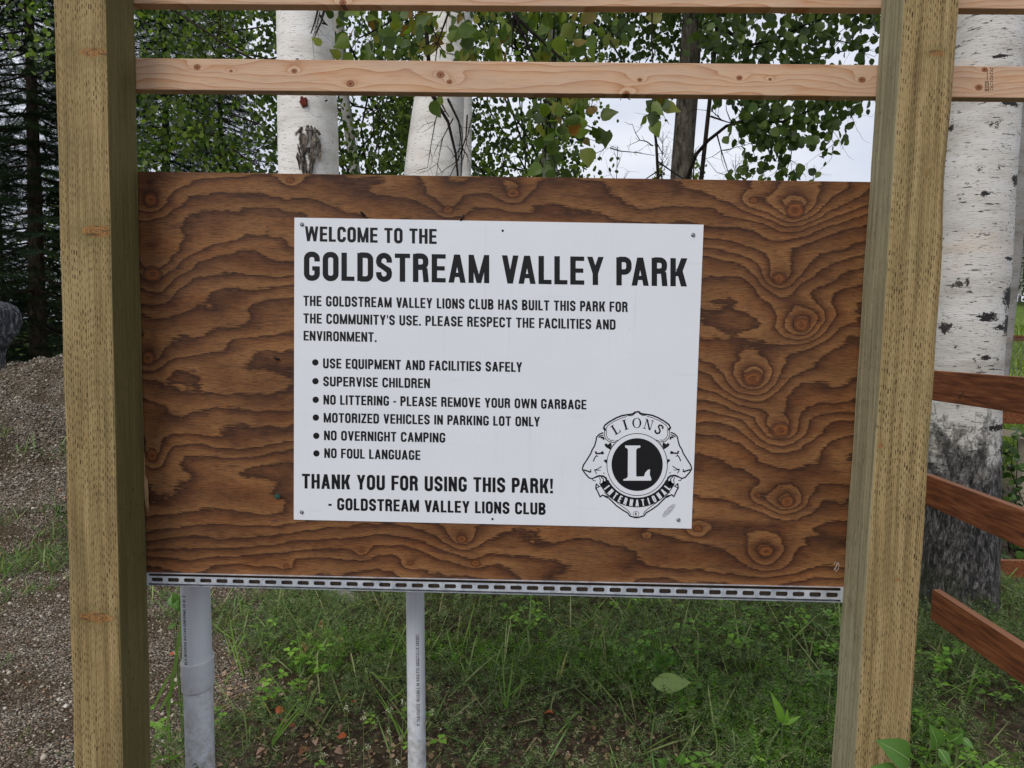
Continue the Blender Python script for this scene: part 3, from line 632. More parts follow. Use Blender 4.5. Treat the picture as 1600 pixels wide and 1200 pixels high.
def text_polys(s, t, gap=.105, W=.49):
    out = []; x = 0
    for i_, ch_ in enumerate(s):
        if i_ and s[i_-1:i_+1] in ('VA', 'PA', 'AV', 'LY', 'AT', 'TA', 'FA', 'KY'): x -= .10 if s[i_-1:i_+1] in ('VA', 'PA', 'AV') else .05
        w_, polys = glyph(ch_, t, W)
        for p in polys: out.append([(x+q[0], q[1]) for q in p])
        x += w_+gap
    return out, x-gap

YP = YS-.0025                           # front of the white panel
def px_mesh(polys, name, mat, parent, origin, d0):   # polygons in photo pixels laid on the panel as print
    vs = []; fs = []
    for k, p in enumerate(polys):
        n = len(vs); d = d0+(k % 7)*.00002
        vs += [tuple(at(u, v, YP)-np.array([0, d, 0])-origin) for u, v in p]; fs.append(tuple(range(n, n+len(p))))
    me = bpy.data.meshes.new(name); me.from_pydata(vs, [], fs); me.update()
    return link(name, me, mat, parent, origin)
osg = np.array([at(780, 583, YP)[0], YP, at(780, 583, YP)[2]])
sign = thing('park_sign', osg, 'white rectangular sign of park rules with black lettering and round lion emblem', 'sign')
pm = Mat('white_sign_panel', .38, .4); x, y, z = pm.sep(pm.obj)
sp = pm.noise(pm.obj, 260, 2, .5); dens = pm.rng(pm.math('ADD', x, pm.math('MULTIPLY', pm.noise(pm.obj, 6, 3), .5)), .15, .6, .0, .055)
spk = pm.math('GREATER_THAN', sp, pm.math('SUBTRACT', .775, dens))
c = pm.mix(pm.noise(pm.obj, 5, 3), (.70,.722,.765,1), (.765,.785,.82,1)); c = pm.mix(pm.math('MULTIPLY', spk, .7), c, lin(120,118,116))
sc_n = pm.noise(pm.comb(pm.math('MULTIPLY', x, 3.), 0., pm.math('MULTIPLY', z, 40.)), 1, 5, .7); c = pm.mix(pm.rng(sc_n, .6, .8, 0, .18), c, lin(160,160,158))
sx, sz = at(1045,798,YP)[0]-osg[0], at(1045,798,YP)[2]-osg[2]
du = pm.math('SUBTRACT', x, sx); dv = pm.math('SUBTRACT', z, sz)
ru = pm.math('MULTIPLY', pm.math('ADD', pm.math('MULTIPLY', du, .66), pm.math('MULTIPLY', dv, .75)), 1/.029); rv = pm.math('MULTIPLY', pm.math('SUBTRACT', pm.math('MULTIPLY', dv, .66), pm.math('MULTIPLY', du, .75)), 1/.009)
el = pm.math('SQRT', pm.math('ADD', pm.math('MULTIPLY', ru, ru), pm.math('MULTIPLY', rv, rv)))
smud = pm.math('MULTIPLY', pm.rng(el, 1., .8), pm.rng(pm.noise(pm.obj, 420, 3, .7), .42, .56)); c = pm.mix(pm.math('MULTIPLY', smud, .75), c, lin(70,68,64))
drip = pm.noise(pm.comb(pm.math('MULTIPLY', x, 60.), 0., pm.math('MULTIPLY', z, 2.)), 1, 4, .6); c = pm.mix(pm.rng(drip, .6, .8, 0, .12), c, lin(150,140,120))
pm.set('Base Color', c); pm.set('Normal', pm.bump(pm.noise(pm.obj, 9, 2), .004, .25))
mb = MB(); P4 = [at(*q, YP) for q in ((459,812),(1080.5,826),(1099.5,351),(460,340))]; dd = np.array([0, .0022, 0])
mb.hexa([P4[0], P4[1], P4[1]+dd, P4[0]+dd, P4[3], P4[2], P4[2]+dd, P4[3]+dd])
mb.build('panel', pm.m, sign, osg)
ink = Mat('black_vinyl', .5, .3); ink.set('Base Color', ink.mix(ink.noise(ink.obj, 8, 4), lin(10,10,12), lin(24,25,29))); ink = ink.m
LINES = [("WELCOME TO THE", 476.5, 376.8, 682.3, 381.2, 23.4, .19), ("GOLDSTREAM VALLEY PARK", 474.9, 437.7, 1073.3, 447.6, 44, .20),
 ("THE GOLDSTREAM VALLEY LIONS CLUB HAS BUILT THIS PARK FOR", 474.2, 477.8, 980.8, 487.6, 15.9, .175), ("THE COMMUNITY'S USE. PLEASE RESPECT THE FACILITIES AND", 474.2, 505.1, 961.8, 515, 15.6, .175),
 ("ENVIRONMENT.", 474.4, 532, 588.5, 534.4, 15.2, .175), ("USE EQUIPMENT AND FACILITIES SAFELY", 504.8, 575.2, 815.8, 581.3, 15.3, .18),
 ("SUPERVISE CHILDREN", 505, 603.2, 671.9, 606.5, 15, .18), ("NO LITTERING - PLEASE REMOVE YOUR OWN GARBAGE", 505.4, 631.9, 916.2, 639.7, 15, .18),
 ("MOTORIZED VEHICLES IN PARKING LOT ONLY", 505.7, 660, 843.6, 666.4, 15, .18), ("NO OVERNIGHT CAMPING", 506.3, 687.7, 695.8, 691.4, 15, .18),
 ("NO FOUL LANGUAGE", 506.7, 715.3, 656.8, 718.7, 15, .18), ("THANK YOU FOR USING THIS PARK!", 472, 763.1, 864, 770.9, 23, .19), ("- GOLDSTREAM VALLEY LIONS CLUB", 513.2, 796.6, 852.6, 804.2, 18.6, .19)]
for s_, x0, y0, x1, y1, H, t in LINES:
    lo, hi = .30, .75; t = t+(.022 if H < 20 else (.012 if H < 30 else -.006))
    for _ in range(9):
        Wm = (lo+hi)/2; wd_ = text_polys(s_, t, .10, Wm)[1]
        if wd_*H < x1-x0: lo = Wm
        else: hi = Wm
    polys, wd = text_polys(s_, t, .10, Wm); k = (x1-x0)/wd
    # keep stems true when the line is squeezed: re-space instead of scaling alone
    px = [[(x0+q[0]*k, y0+(y1-y0)*(q[0]/wd)-q[1]*H) for q in p] for p in polys]
    px_mesh(px, 'lettering', ink, sign, osg, .0003)
for cx, cy in [(492.7,566.2),(492.9,595.5),(493.3,624.6),(493.5,652.4),(494.2,680.9),(494.4,708.4)]:
    px_mesh([[(cx+5*cos(2*pi*q/20), cy-5*sin(2*pi*q/20)) for q in range(20)][::-1][::-1]], 'bullet', ink, sign, osg, .0003)
# emblem
EC = (995.5, 725.8)
def z5(p): return [(900+x/6.667, 640+y/6.667) for x, y in p]
def z8(p): return [(880+x/5.456, 620+y/5.456) for x, y in p]
def mir(p): return [(2*EC[0]-x-.4, y-.5) for x, y in p]
ST = [([(285,240),(245,255),(215,285),(207,330),(192,380),(168,418),(155,455),(112,525),(76,580),(66,620),(90,660),(135,710),(168,720),(205,703)], 11),
 ([(285,265),(250,275),(235,292)], 9), ([(255,290),(285,292),(290,315)], 14), ([(196,441),(216,441)], 12), ([(202,457),(250,457),(286,445)], 13), ([(262,455),(288,446)], 24),
 ([(218,474),(196,500),(180,540)], 9), ([(208,480),(232,490)], 6), ([(80,628),(120,640),(150,650)], 12), ([(152,622),(155,648),(135,655)], 8),
 ([(188,628),(222,620),(266,592)], 7), ([(195,630),(255,632)], 6), ([(195,636),(215,668)], 7), ([(285,658),(298,664)], 7),
 ([(205,703),(240,689),(285,694),(313,714),(318,748)], 15), ([(168,722),(185,742),(206,740)], 6), ([(262,705),(286,722),(280,760),(262,795)], 8), ([(245,705),(254,740),(246,778)], 6), ([(300,745),(290,775),(300,795)], 20),
 ([(212,770),(206,820),(225,850),(240,885),(250,908),(276,890),(300,900),(330,912),(370,950),(420,1000),(480,1042),(540,1078),(562,1108),(612,1124),(640,1127)], 11),
 ([(290,860),(340,902),(400,946),(460,992),(520,1034),(556,1066),(572,1095)], 5), ([(214,776),(242,802),(214,818)], 8), ([(242,802),(272,790)], 6), ([(300,900),(335,915)], 18),
 ([(305,222),(287,192),(302,160),(350,125),(420,85),(480,62),(535,53),(562,50),(598,42),(612,27),(640,24)], 13), ([(312,205),(330,167),(400,120),(480,86),(532,72)], 5), ([(540,62),(582,62),(606,46),(618,36)], 7),
 ([(292,195),(310,218)], 18), ([(300,218),(296,262),(306,300),(342,334),(400,341),(415,325)], 6), ([(320,215),(314,260),(330,298),(360,322),(396,318)], 5), ([(415,325),(440,318)], 5), ([(365,350),(372,400)], 5), ([(372,395),(395,355)], 5)]
PG = [[(295,360),(320,350),(330,366),(362,340),(366,402),(356,416),(330,402),(306,385)], [(286,530),(308,518),(324,522),(326,570),(306,550)]]
polys = []
for P, t in ST:
    q = stroke(z5(P), t*1.22/6.667); polys += q; polys += stroke(mir(z5(P)), t*1.22/6.667)
for P in PG: polys += [z5(P), mir(z5(P))[::-1]]
def ring(rx, ry, wd, a0=0, a1=360, n=96):
    out = []
    for q in range(n):
        b0, b1 = radians(a0+(a1-a0)*q/n), radians(a0+(a1-a0)*(q+1)/n)
        out.append([(EC[0]+(rx-wd/2)*cos(b0), EC[1]+(ry-wd/2)*sin(b0)), (EC[0]+(rx+wd/2)*cos(b0), EC[1]+(ry+wd/2)*sin(b0)), (EC[0]+(rx+wd/2)*cos(b1), EC[1]+(ry+wd/2)*sin(b1)), (EC[0]+(rx-wd/2)*cos(b1), EC[1]+(ry-wd/2)*sin(b1))])
    return out
polys += ring(47.3, 48.4, 1.0)+ring(58.2, 59.3, 15, 27, 153, 48)
polys.append([(EC[0]+40*cos(2*pi*q/64), EC[1]+41.2*sin(2*pi*q/64)) for q in range(64)][::-1])
rc = (993.7, 803); polys += [[(rc[0]+r_*cos(a_), rc[1]+r_*sin(a_)) for r_, a_ in ((4.1,b0),(4.7,b0),(4.7,b1),(4.1,b1))] for b0, b1 in [(2*pi*q/20, 2*pi*(q+1)/20) for q in range(20)]]
gw, gp = glyph('R', .2); polys += [[(rc[0]-1.4+p_[0]*5, rc[1]+2.2-p_[1]*4.4) for p_ in g] for g in gp]
# LIONS, a serif face set on an arc
SER = {'L': (.62, rect(.1,.0,.27,1)+rect(0,.94,.38,1)+rect(0,0,.6,.06)+[[(.5,0),(.62,0),(.62,.32)]]), 'I': (.38, rect(.1,0,.28,1)+rect(0,.94,.38,1)+rect(0,0,.38,.06)),
 'O': (.84, [[(.42+.42*cos(b0), .5+.51*sin(b0)), (.42+.42*cos(b1), .5+.51*sin(b1)), (.42+.27*cos(b1), .5+.46*sin(b1)), (.42+.27*cos(b0), .5+.46*sin(b0))] for b0, b1 in [(2*pi*q/28, 2*pi*(q+1)/28) for q in range(28)]]),
 'N': (.84, rect(.12,0,.18,1)+rect(.68,0,.74,1)+para(.58, .08, .17)+rect(0,0,.3,.06)+rect(.56,.94,.84,1)+rect(0,.94,.14,1)),
 'S': (.6, stroke([(.54,.72),(.5,.9),(.3,.97),(.12,.88),(.12,.7),(.3,.57),(.46,.42),(.48,.2),(.3,.04),(.1,.1),(.05,.28)], .15))}
def arc_text(letters, rad, H, angs, gl, up=True, kx=1.):
    out = []
    for ch_, an in zip(letters, angs):
        w_, ps = gl(ch_)
        for p in ps:
            q_ = []
            for gx_, gy_ in p:
                lx, ly = (gx_-w_/2)*H*kx, gy_*H
                if up: a_ = radians(an); ox, oy = sin(a_), -cos(a_); tx, ty = cos(a_), sin(a_); q_.append((EC[0]+ox*(rad+ly)+tx*lx, EC[1]+oy*(rad+ly)*1.02+ty*lx))
                else: a_ = radians(an); ox, oy = sin(a_), cos(a_); tx, ty = cos(a_), -sin(a_); q_.append((EC[0]+ox*(rad-ly)+tx*lx, EC[1]+oy*(rad-ly)*1.02+ty*lx))
            out.append(q_)
    return out
polys += arc_text('LIONS', 56, 15.5, [-32,-17,-.5,16,32.5], lambda c_: SER[c_], kx=1.08)
emb = px_mesh(polys, 'emblem', ink, sign, osg, .0003)
white = plain('white_print', (.72,.74,.78,1), .4)
wp = [z8([(525,415),(657,415),(657,432),(628,441),(622,455),(622,675),(632,680),(688,678),(700,645),(722,622),(740,617),(738,665),(752,700),(748,714),(512,714),(514,702),(540,694),(550,680),(552,452),(546,440),(530,433)])[::-1]]
def g_int(c_): return glyph(c_, .2, .46)
wp += arc_text('INTERNATIONAL', 64.2, 10.5, [-53.5+107*q/12 for q in range(13)], g_int, up=False)
px_mesh(wp, 'emblem_print', white, emb, osg, .0006)
# screws and holes
scm = plain('zinc_screw', lin(150,150,152), .35, .5, .8)
for u, v in ((472,350.5),(1083,367),(471.5,800),(1060,812)):
    mb = MB(); c0 = at(u, v, YP)
    prof = [(.0058,0.),(.0058,.0008),(.0042,.001),(.0040,.0036),(.0030,.0044),(.0014,.0044),(.0012,.0034),(0.0001,.0034)]
    n = 14; vs = [(c0[0]+r_*cos(2*pi*k/n), c0[1]-.0003-d_, c0[2]+r_*sin(2*pi*k/n)) for r_, d_ in prof for k in range(n)]
    mb.add(vs, [(i*n+k, i*n+(k+1) % n, (i+1)*n+(k+1) % n, (i+1)*n+k) for i in range(len(prof)-1) for k in range(n)])
    mb.build('screw', scm, sign, osg, smooth=True)
for u, v in ((785.5,360.5),(769.5,811)):
    px_mesh([[(u+1.9*cos(2*pi*q/12), v-1.9*sin(2*pi*q/12)) for q in range(12)]], 'screw_hole', black, sign, osg, .0004)

# grade stamp on the lower rail
stampm = plain('stamp_ink', lin(58,42,36), .8)
sp_ = []
def rc_(u0, v0, u1, v1): return [(u0,v1),(u1,v1),(u1,v0),(u0,v0)]
sp_ += [rc_(1539,127,1540,142), rc_(1544,127,1545,142), rc_(1540,127,1544,128), rc_(1540,141,1544,142)]
for k in range(4): sp_ += [rc_(1541,129+k*3.2,1543,130.6+k*3.2)]
for k in range(9): sp_ += [rc_(1547+(k % 2), 105+k*4.2, 1548.4+(k % 2), 107.6+k*4.2), rc_(1550.4, 106+k*4.1, 1551.6, 108.2+k*4.1)]
for k in range(5): sp_ += [rc_(1542, 110+k*3.2, 1543.4, 111.8+k*3.2)]
vs = []; fs = []; orl = at(1545, 125, YB+.0035)
for p in sp_:
    n = len(vs); vs += [tuple(at(u, v, YB+.0036)-orl) for u, v in p]; fs.append(tuple(range(n, n+4)))
me = bpy.data.meshes.new('stamp'); me.from_pydata(vs, [], fs); me.update(); so_ = link('stamp', me, stampm, frame, orl)
[r_ for r_ in frame.children]

# ------------------------------------------------------------------ conduits
pvc = Mat('grey_pvc', .45, .4); pn = pvc.noise(pvc.obj, 6, 4, .6); px_, py_, pz_ = pvc.sep(pvc.obj)
c = pvc.mix(pn, lin(196,200,207), lin(212,215,220)); vs_ = pvc.noise(pvc.comb(pvc.math('MULTIPLY', px_, 160.), pvc.math('MULTIPLY', py_, 160.), pvc.math('MULTIPLY', pz_, 4.)), 1, 4, .7)
c = pvc.mix(pvc.rng(vs_, .55, .75, 0, .25), c, lin(120,122,128)); low = pvc.math('MULTIPLY', pvc.rng(pz_, .55, .2), pvc.rng(pvc.noise(pvc.obj, 30, 5, .7), .4, .65)); c = pvc.mix(pvc.math('MULTIPLY', low, .7), c, lin(132,126,112))
sk = pvc.noise(pvc.obj, 240, 2); c = pvc.mix(pvc.rng(sk, .7, .74, 0, .6), c, lin(90,90,90)); pvc.set('Base Color', c); pvc = pvc.m
pvcr = plain('pvc_rim', lin(206,206,202), .5)
def conduit(u0, v0, u1, v1, Yp, r, lab, text, ang, H, zt, coup=None):
    A_ = at(u0, v0, Yp); B_ = at(u1, v1, Yp); d = A_-B_; d /= d[2]
    base = B_-d*(B_[2]+.12); top = A_+d*.12; base[2] = max(base[2], -.12)
    root = thing('conduit_pipe', (base[0], base[1], 0), lab, 'pipe', 'grey plastic conduits rising behind the board')
    o = np.array([base[0], base[1], 0.])
    def on(z_): return base+d*(z_-base[2])
    mb = MB(); zs = np.linspace(base[2], top[2], 14); mb.tube([on(z_) for z_ in zs], r, 36); mb.build('pipe', pvc, root, o, smooth=True)
    if coup:
        zc1, zc0 = coup; mb = MB()
        prof = [(r+.0005, zc0), (r+.0045, zc0+.001), (r+.0055, zc0+.004), (r+.0055, zc1-.006), (r+.006, zc1-.002)]
        tilt = .10
        def ringp(rr_, z_, n=36): c0 = on(z_); return [(c0[0]+rr_*cos(2*pi*k/n), c0[1]+rr_*sin(2*pi*k/n), c0[2]+tilt*rr_*cos(2*pi*k/n)+.10*rr_*sin(2*pi*k/n)) for k in range(n)]
        vs = []; 
        for rr_, z_ in prof: vs += ringp(rr_, z_)
        n = 36; mb.add(vs, [(i*n+k, i*n+(k+1) % n, (i+1)*n+(k+1) % n, (i+1)*n+k) for i in range(len(prof)-1) for k in range(n)]); cp = mb.build('coupling', pvc, root, o, smooth=True)
        mb = MB(); vs = ringp(r+.0060, zc1-.002)+ringp(r+.0062, zc1)+ringp(r+.0045, zc1+.0012)+ringp(r+.0003, zc1-.001)
        mb.add(vs, [(i*n+k, i*n+(k+1) % n, (i+1)*n+(k+1) % n, (i+1)*n+k) for i in range(3) for k in range(n)]); mb.build('coupling_rim', pvcr, cp, o, smooth=True)
    polys, wd = text_polys(text, .17, .17); vs = []; fs = []
    for k, p in enumerate(polys):
        n = len(vs)
        for gx_, gy_ in p:
            z_ = zt+gx_*H*1.0; an = ang-(gy_-.5)*H/r      # text runs upward, glyph tops to the left
            c0 = on(z_); vs.append((c0[0]+(r+.0003)*sin(an)-o[0], c0[1]-(r+.0003)*cos(an)-o[1], c0[2]-o[2]))
        fs.append(tuple(range(n, n+len(p))))
    me = bpy.data.meshes.new('printed_text'); me.from_pydata(vs, [], fs); me.update(); link('printed_text', me, ink, root, o)
    return root
zt1 = at(295, 1040, 2.15)[2]
conduit(305.5, 920, 313, 1190, 2.17, .0445, 'thicker grey plastic conduit with a coupling beside the left post', 'DL11 INTERTEK 0117144 CONFORMS TO UL S', -.42, .0105, zt1+.012, (at(312,1033,2.15)[2], at(312,1078,2.15)[2]))
conduit(648.5, 925, 651.5, 1190, 2.24, .0300, 'thinner grey plastic conduit with printed text under the middle of the board', '2" (53) CANTEX  SCHEDULE 40 RIGID PVC NONMETALLIC CONDUIT', .36, .0095, at(652,1132,2.22)[2])

# ------------------------------------------------------------------ brown fences
fm = Mat('red_brown_stain', .7, .25); x, y, z = fm.sep(fm.obj)
g_ = fm.noise(fm.comb(fm.math('MULTIPLY', x, 60.), fm.math('MULTIPLY', y, 5.), fm.math('MULTIPLY', z, 60.)), 1, 4, .6)
c = fm.ramp(g_, [(.3, lin(74,42,25)), (.5, lin(118,68,40)), (.7, lin(146,92,58))]); 
fk = fm.noise(fm.comb(fm.math('MULTIPLY', x, 9.), fm.math('MULTIPLY', y, 6.), fm.math('MULTIPLY', z, 9.)), 1, 2); c = fm.mix(fm.rng(fk, .70, .74, 0, .8), c, lin(48,26,18))
sp2 = fm.noise(fm.obj, 160, 2); c = fm.mix(fm.rng(sp2, .74, .77, 0, .6), c, lin(180,160,140))
fn = fm.sep(fm.nt.nodes.new('ShaderNodeNewGeometry').outputs['True Normal'])[2]
c = fm.mix(fm.rng(fn, .5, .9, 0, .35), c, lin(166,124,96))       # lighter tone on upward faces
fm.set('Base Color', c); fm.set('Normal', fm.bump(g_, .003, .6)); fm = fm.m
fe = thing('board_fence', at(1500, 900, 2.9)*[1,1,0], 'red brown stained board fence running past the right post', 'fence')
def fboard(uL, vt, vb, zL, uR, vtr, vbr, zR, ext=1.2, th=.038):
    a0, b0, a1, b1 = at(uL, vt, zL), at(uL, vb, zL), at(uR, vtr, zR), at(uR, vbr, zR)
    d = (a1-a0); a1 = a0+d*(1+ext); d = (b1-b0); b1 = b0+d*(1+ext); s_ = np.array([th, 0, 0]); mb = MB()
    mb.hexa([b0, b1, b1+s_, b0+s_, a0, a1, a1+s_, a0+s_]); return mb
XF = 1.89
def yz_at(u, v, X_):                     # where the ray meets the fence plane x = X_
    d = FW+RT*((u-800)/F)-UP*((v-600)/F); t = X_/d[0]; return CAM+d*t
for (uL, vt, vb, uR, vtr, vbr) in ((1440,577.5,623,1600,589.5,647),(1440,739,786,1600,798,858),(1455,919,969,1600,1013,1071)):
    a0, b0, a1, b1 = yz_at(uL, vt, XF), yz_at(uL, vb, XF), yz_at(uR, vtr, XF), yz_at(uR, vbr, XF)
    k = 1.25; a1 = a0+(a1-a0)*(1+k); b1 = b0+(b1-b0)*(1+k); a1[1] = b1[1] = (a1[1]+b1[1])/2; a0[1] = b0[1] = (a0[1]+b0[1])/2; s_ = np.array([.038, 0, 0]); mb = MB()
    mb.hexa([b1, b0, b0+s_, b1+s_, a1, a0, a0+s_, a1+s_]); mb.build('board', fm, fe, np.array(fe.location), bevel=.003)
yy = yz_at(1440, 700, XF)[1]
mb = MB(); mb.box((XF-.10, yy+.02, -.1), (XF-.011, yy+.11, 1.36)); mb.build('fence_post', fm, fe, np.array(fe.location), bevel=.004); mb = MB(); mb.box((XF+.04, 1.35, -.1), (XF+.13, 1.44, 1.5)); mb.build('fence_post', fm, fe, np.array(fe.location), bevel=.004)
f2 = thing('board_fence', at(1700, 900, 4.7)*[1,1,0], 'dark brown board fence behind the white trunk at the right edge', 'fence')
for v0, v1 in ((628,660),(874,903)):
    a0, a1, b0, b1 = at(1500, v0, 4.7), at(2100, v0+16, 4.7), at(1500, v1, 4.7), at(2100, v1+16, 4.7); s_ = np.array([0, .038, 0]); mb = MB()
    mb.hexa([b0, b1, b1+s_, b0+s_, a0, a1, a1+s_, a0+s_]); mb.build('board', fm, f2, np.array(f2.location), bevel=.003)
pX = at(1720, 700, 4.7)[0]; mb = MB(); mb.box((pX, 4.745, -.1), (pX+.09, 4.83, 1.5)); mb.build('fence_post', fm, f2, np.array(f2.location), bevel=.004)
# wire mesh fence by the field
wm = plain('galvanised_wire', lin(110,112,104), .5, .5, .4)
yw = 11.5; f3 = thing('wire_fence', (8.3, yw, 0), 'low wire mesh fence with a brown top rail at the edge of the green field', 'fence')
zr = at(1590, 524, yw)[2]; zg = float(hgt(8.5, yw)); mb = MB(); mb.box((6.6, yw-.02, zr-.09), (14, yw+.02, zr)); mb.build('rail', fm, f3, np.array(f3.location))
for px0 in (6.7, 9.9, 13.):
    mb = MB(); mb.box((px0, yw+.021, zg-.1), (px0+.09, yw+.11, zr+.05)); mb.build('fence_post', fm, f3, np.array(f3.location))
mb = MB()
for k in range(120): xx = 6.6+k*.06; mb.box((xx, yw-.030, zg), (xx+.005, yw-.026, zr-.02))
for k in range(22): zz = zg+.03+k*.06; mb.box((6.6, yw-.026, min(zz, zr-.03)), (13.8, yw-.022, min(zz, zr-.03)+.005))
wmo = mb.build('wire_mesh', wm, f3, np.array(f3.location)); wmo['kind'] = 'stuff'

# ------------------------------------------------------------------ foliage templates
def leaf_birch():       # pointed ovate leaf folded along its midrib, length 1 along +Y, hanging point
    L_ = [(0,0,0),(0,.5,.0),(0,1.0,-.06)]
    side = [(.22,.06,.03),(.36,.24,.07),(.33,.45,.08),(.20,.68,.05)]
    v = L_+[(a,b,c) for a,b,c in side]+[(-a,b,c) for a,b,c in side]
    f = [(0,3,1),(3,4,1),(4,5,1),(5,6,1),(6,2,1),(0,1,7),(7,1,8),(8,1,9),(9,1,10),(10,1,2)]
    return np.array(v), np.array(f)
def leaf_round():
    v = [(0,0,0),(.38,.22,.05),(.44,.55,.08),(.2,.88,.02),(0,1,-.04),(-.2,.88,.02),(-.44,.55,.08),(-.38,.22,.05)]
    return np.array(v), np.array([(0,1,2),(0,2,4),(2,3,4),(0,4,6),(4,5,6),(0,6,7)])
def leaf_quad():
    return np.array([(0,0,0),(.42,.5,.08),(0,1,0),(-.42,.5,.08)]), np.array([(0,1,2),(0,2,3)])
mleaf_near = leafmat('birch_leaves', [lin(50,68,26), lin(70,92,32), lin(88,112,40), lin(116,134,54), lin(60,80,30), lin(76,96,36), lin(134,132,52), lin(98,118,44), lin(134,92,44)], .42, .45)
mleaf_asp = leafmat('aspen_leaves', [lin(46,62,30), lin(62,82,38), lin(76,96,42), lin(98,114,54)], .38, .5)
mleaf_far = leafmat('far_leaves', [lin(42,58,28), lin(60,82,36), lin(86,110,46), lin(120,140,58), lin(48,66,32), lin(66,90,38)], .48, .55)
mtwig = bark('twig_bark', lin(28,23,20), lin(48,40,34), lin(70,60,52))
mdead = bark('dead_twig_bark', lin(20,17,15), lin(34,29,25), lin(52,46,40))
mpop = bark('poplar_bark', lin(42,38,33), lin(96,90,80), lin(132,124,112))
mspr = bark('spruce_bark', lin(40,34,28), lin(72,62,52), lin(100,90,78))
mneed = leafmat('spruce_needles', [lin(28,42,28), lin(38,54,34), lin(50,68,42), lin(60,82,62)], .15, .6)

def hang_rot(n, spread=.6):            # leaf +Y points mostly down
    R = rotmats(n, spread); B = np.array([[1,0,0],[0,0,1],[0,-1,0]], float)   # y -> -z
    az = rng.uniform(0, 2*pi, n); ca, sa = np.cos(az), np.sin(az); Rz = np.zeros((n,3,3)); Rz[:,0,0]=ca; Rz[:,0,1]=-sa; Rz[:,1,0]=sa; Rz[:,1,1]=ca; Rz[:,2,2]=1
    return R@(B[None]@Rz)

def trunk_mb(pts, seglen=.12, n=24, flare=0., lump=.03, seed=0):
    """pts: (point, radius) from base up; smooth sampling with bark lumps"""
    P = np.array([p for p, r in pts], float); R = np.array([r for p, r in pts], float); zs = P[:,2]
    Z = np.arange(zs[0], zs[-1], seglen); mb = MB(); rg = random.Random(seed); ph = [rg.uniform(0, 6) for _ in range(6)]
    vs = []
    for z_ in Z:
        c0 = np.array([np.interp(z_, zs, P[:,0]), np.interp(z_, zs, P[:,1]), z_]); r0 = np.interp(z_, zs, R)
        for k in range(n):
            a_ = 2*pi*k/n; fl = flare*math.exp(-max(0, z_)/.18)*(1+.5*sin(5*a_+ph[0]))
            r_ = r0*(1+fl+lump*(sin(3*a_+z_*2.1+ph[1])*.5+sin(7*a_+z_*5+ph[2])*.3+sin(z_*9+2*a_+ph[3])*.3))
            vs.append((c0[0]+r_*cos(a_), c0[1]+r_*sin(a_), z_))
    fs = [(i*n+k, i*n+(k+1) % n, (i+1)*n+(k+1) % n, (i+1)*n+k) for i in range(len(Z)-1) for k in range(n)]
    mb.add(vs, fs); return mb
def px_trunk(L_, Yp, extra_top=2.5, base_r=None, lean_y=0.):
    """L_: list of (v, u_left, u_right) in photo pixels, top to bottom -> (point, radius) base to top"""
    out = []
    for v, a, b in L_:
        p = at((a+b)/2, v, Yp); out.append((p, (b-a)/2/F*Yp*1.0))
    out.sort(key=lambda q: q[0][2])
    (pa, ra), (pb, rb) = out[0], out[-1]
    d = (pb-pa)/(pb[2]-pa[2]); g = float(hgt(pa[0], pa[1]))-.08
    if pa[2] > g: out.insert(0, (pa+d*(g-pa[2]), ra+(ra-rb)/(pb[2]-pa[2])*(pa[2]-g)*.6+0.0))
    out.append((pb+d*extra_top, rb*.75)); return out

def tree(name, L_, Yp, mat, label, cat='tree', group=None, flare=.2, lump=.03, seed=0, extra=2.5):
    pts = px_trunk(L_, Yp, extra); b = pts[0][0].copy(); b[2] = float(hgt(b[0], b[1]))
    root = thing(name, b, label, cat, group)
    trunk_mb(pts, n=28, flare=flare, lump=lump, seed=seed).build('trunk', mat, root, b, smooth=True)
    return root, pts, b
bb1 = birchbark('birch_bark_white', .25, .0); bb2 = birchbark('birch_bark_second', .25, .0); _T3b = at(1494, 930, 4.05)
def _mk(l): return [(at(u, v, 4.05)[0]-_T3b[0], at(u, v, 4.05)[2], rx/F*4.05, rz/F*4.05) for u, v, rx, rz in l]
bb3 = birchbark('birch_bark_right', 1.0, 1.9, 30, _mk([(1561,284,11,9),(1505,306,6,4),(1547,402,10,3),(1550,460,16,18),(1549,500,12,17),(1508,490,16,7),(1506,550,7,4),(1545,170,16,5),(1530,100,10,3),(1530,505,14,4),(1530,655,22,5),(1545,690,14,6)]))
bb3b = birchbark('birch_bark_behind', .3, 1.2, 78); bb4 = birchbark('birch_bark_thin', .2, .6, 40)
T1, pts1, b1_ = tree('birch_tree', [(-300,440,508),(30,435,520),(150,436,524),(270,438,529)], 4.25, bb1, 'thick white birch with a dark diamond scar, rising behind the left part of the board', group='white birches behind the board', seed=1)
T2, pts2, b2_ = tree('birch_tree', [(-200,694,770),(30,668,736),(100,662,732),(160,648,724),(275,632,722)], 4.7, bb2, 'leaning white birch behind tangled dead twigs above the sign', group='white birches behind the board', seed=2)
T3, pts3, b3_ = tree('birch_tree', [(-250,1510,1604),(20,1496,1597),(100,1490,1588),(280,1468,1576),(450,1452,1566),(600,1448,1556),(750,1443,1553),(900,1437,1551)], 4.05, bb3, 'stout birch with blackened furrowed base beside the right post', group='white birches behind the board', seed=3, flare=.12, lump=.02)
T3b, pts3b, b3b = tree('birch_tree', [(-200,1600,1680),(100,1572,1640),(250,1556,1602),(400,1553,1592),(580,1548,1574)], 5.0, bb3b, 'slim birch leaning out from behind the stout one at the right edge', group='white birches behind the board', seed=4)
T4, pts4, b4_ = tree('aspen_tree', [(-200,500,516),(30,522,537),(150,530,545),(275,548,564)], 7.0, bb4, 'thin pale trunk leaning just right of the thick white birch', group='thin trees among the leaves', seed=5)
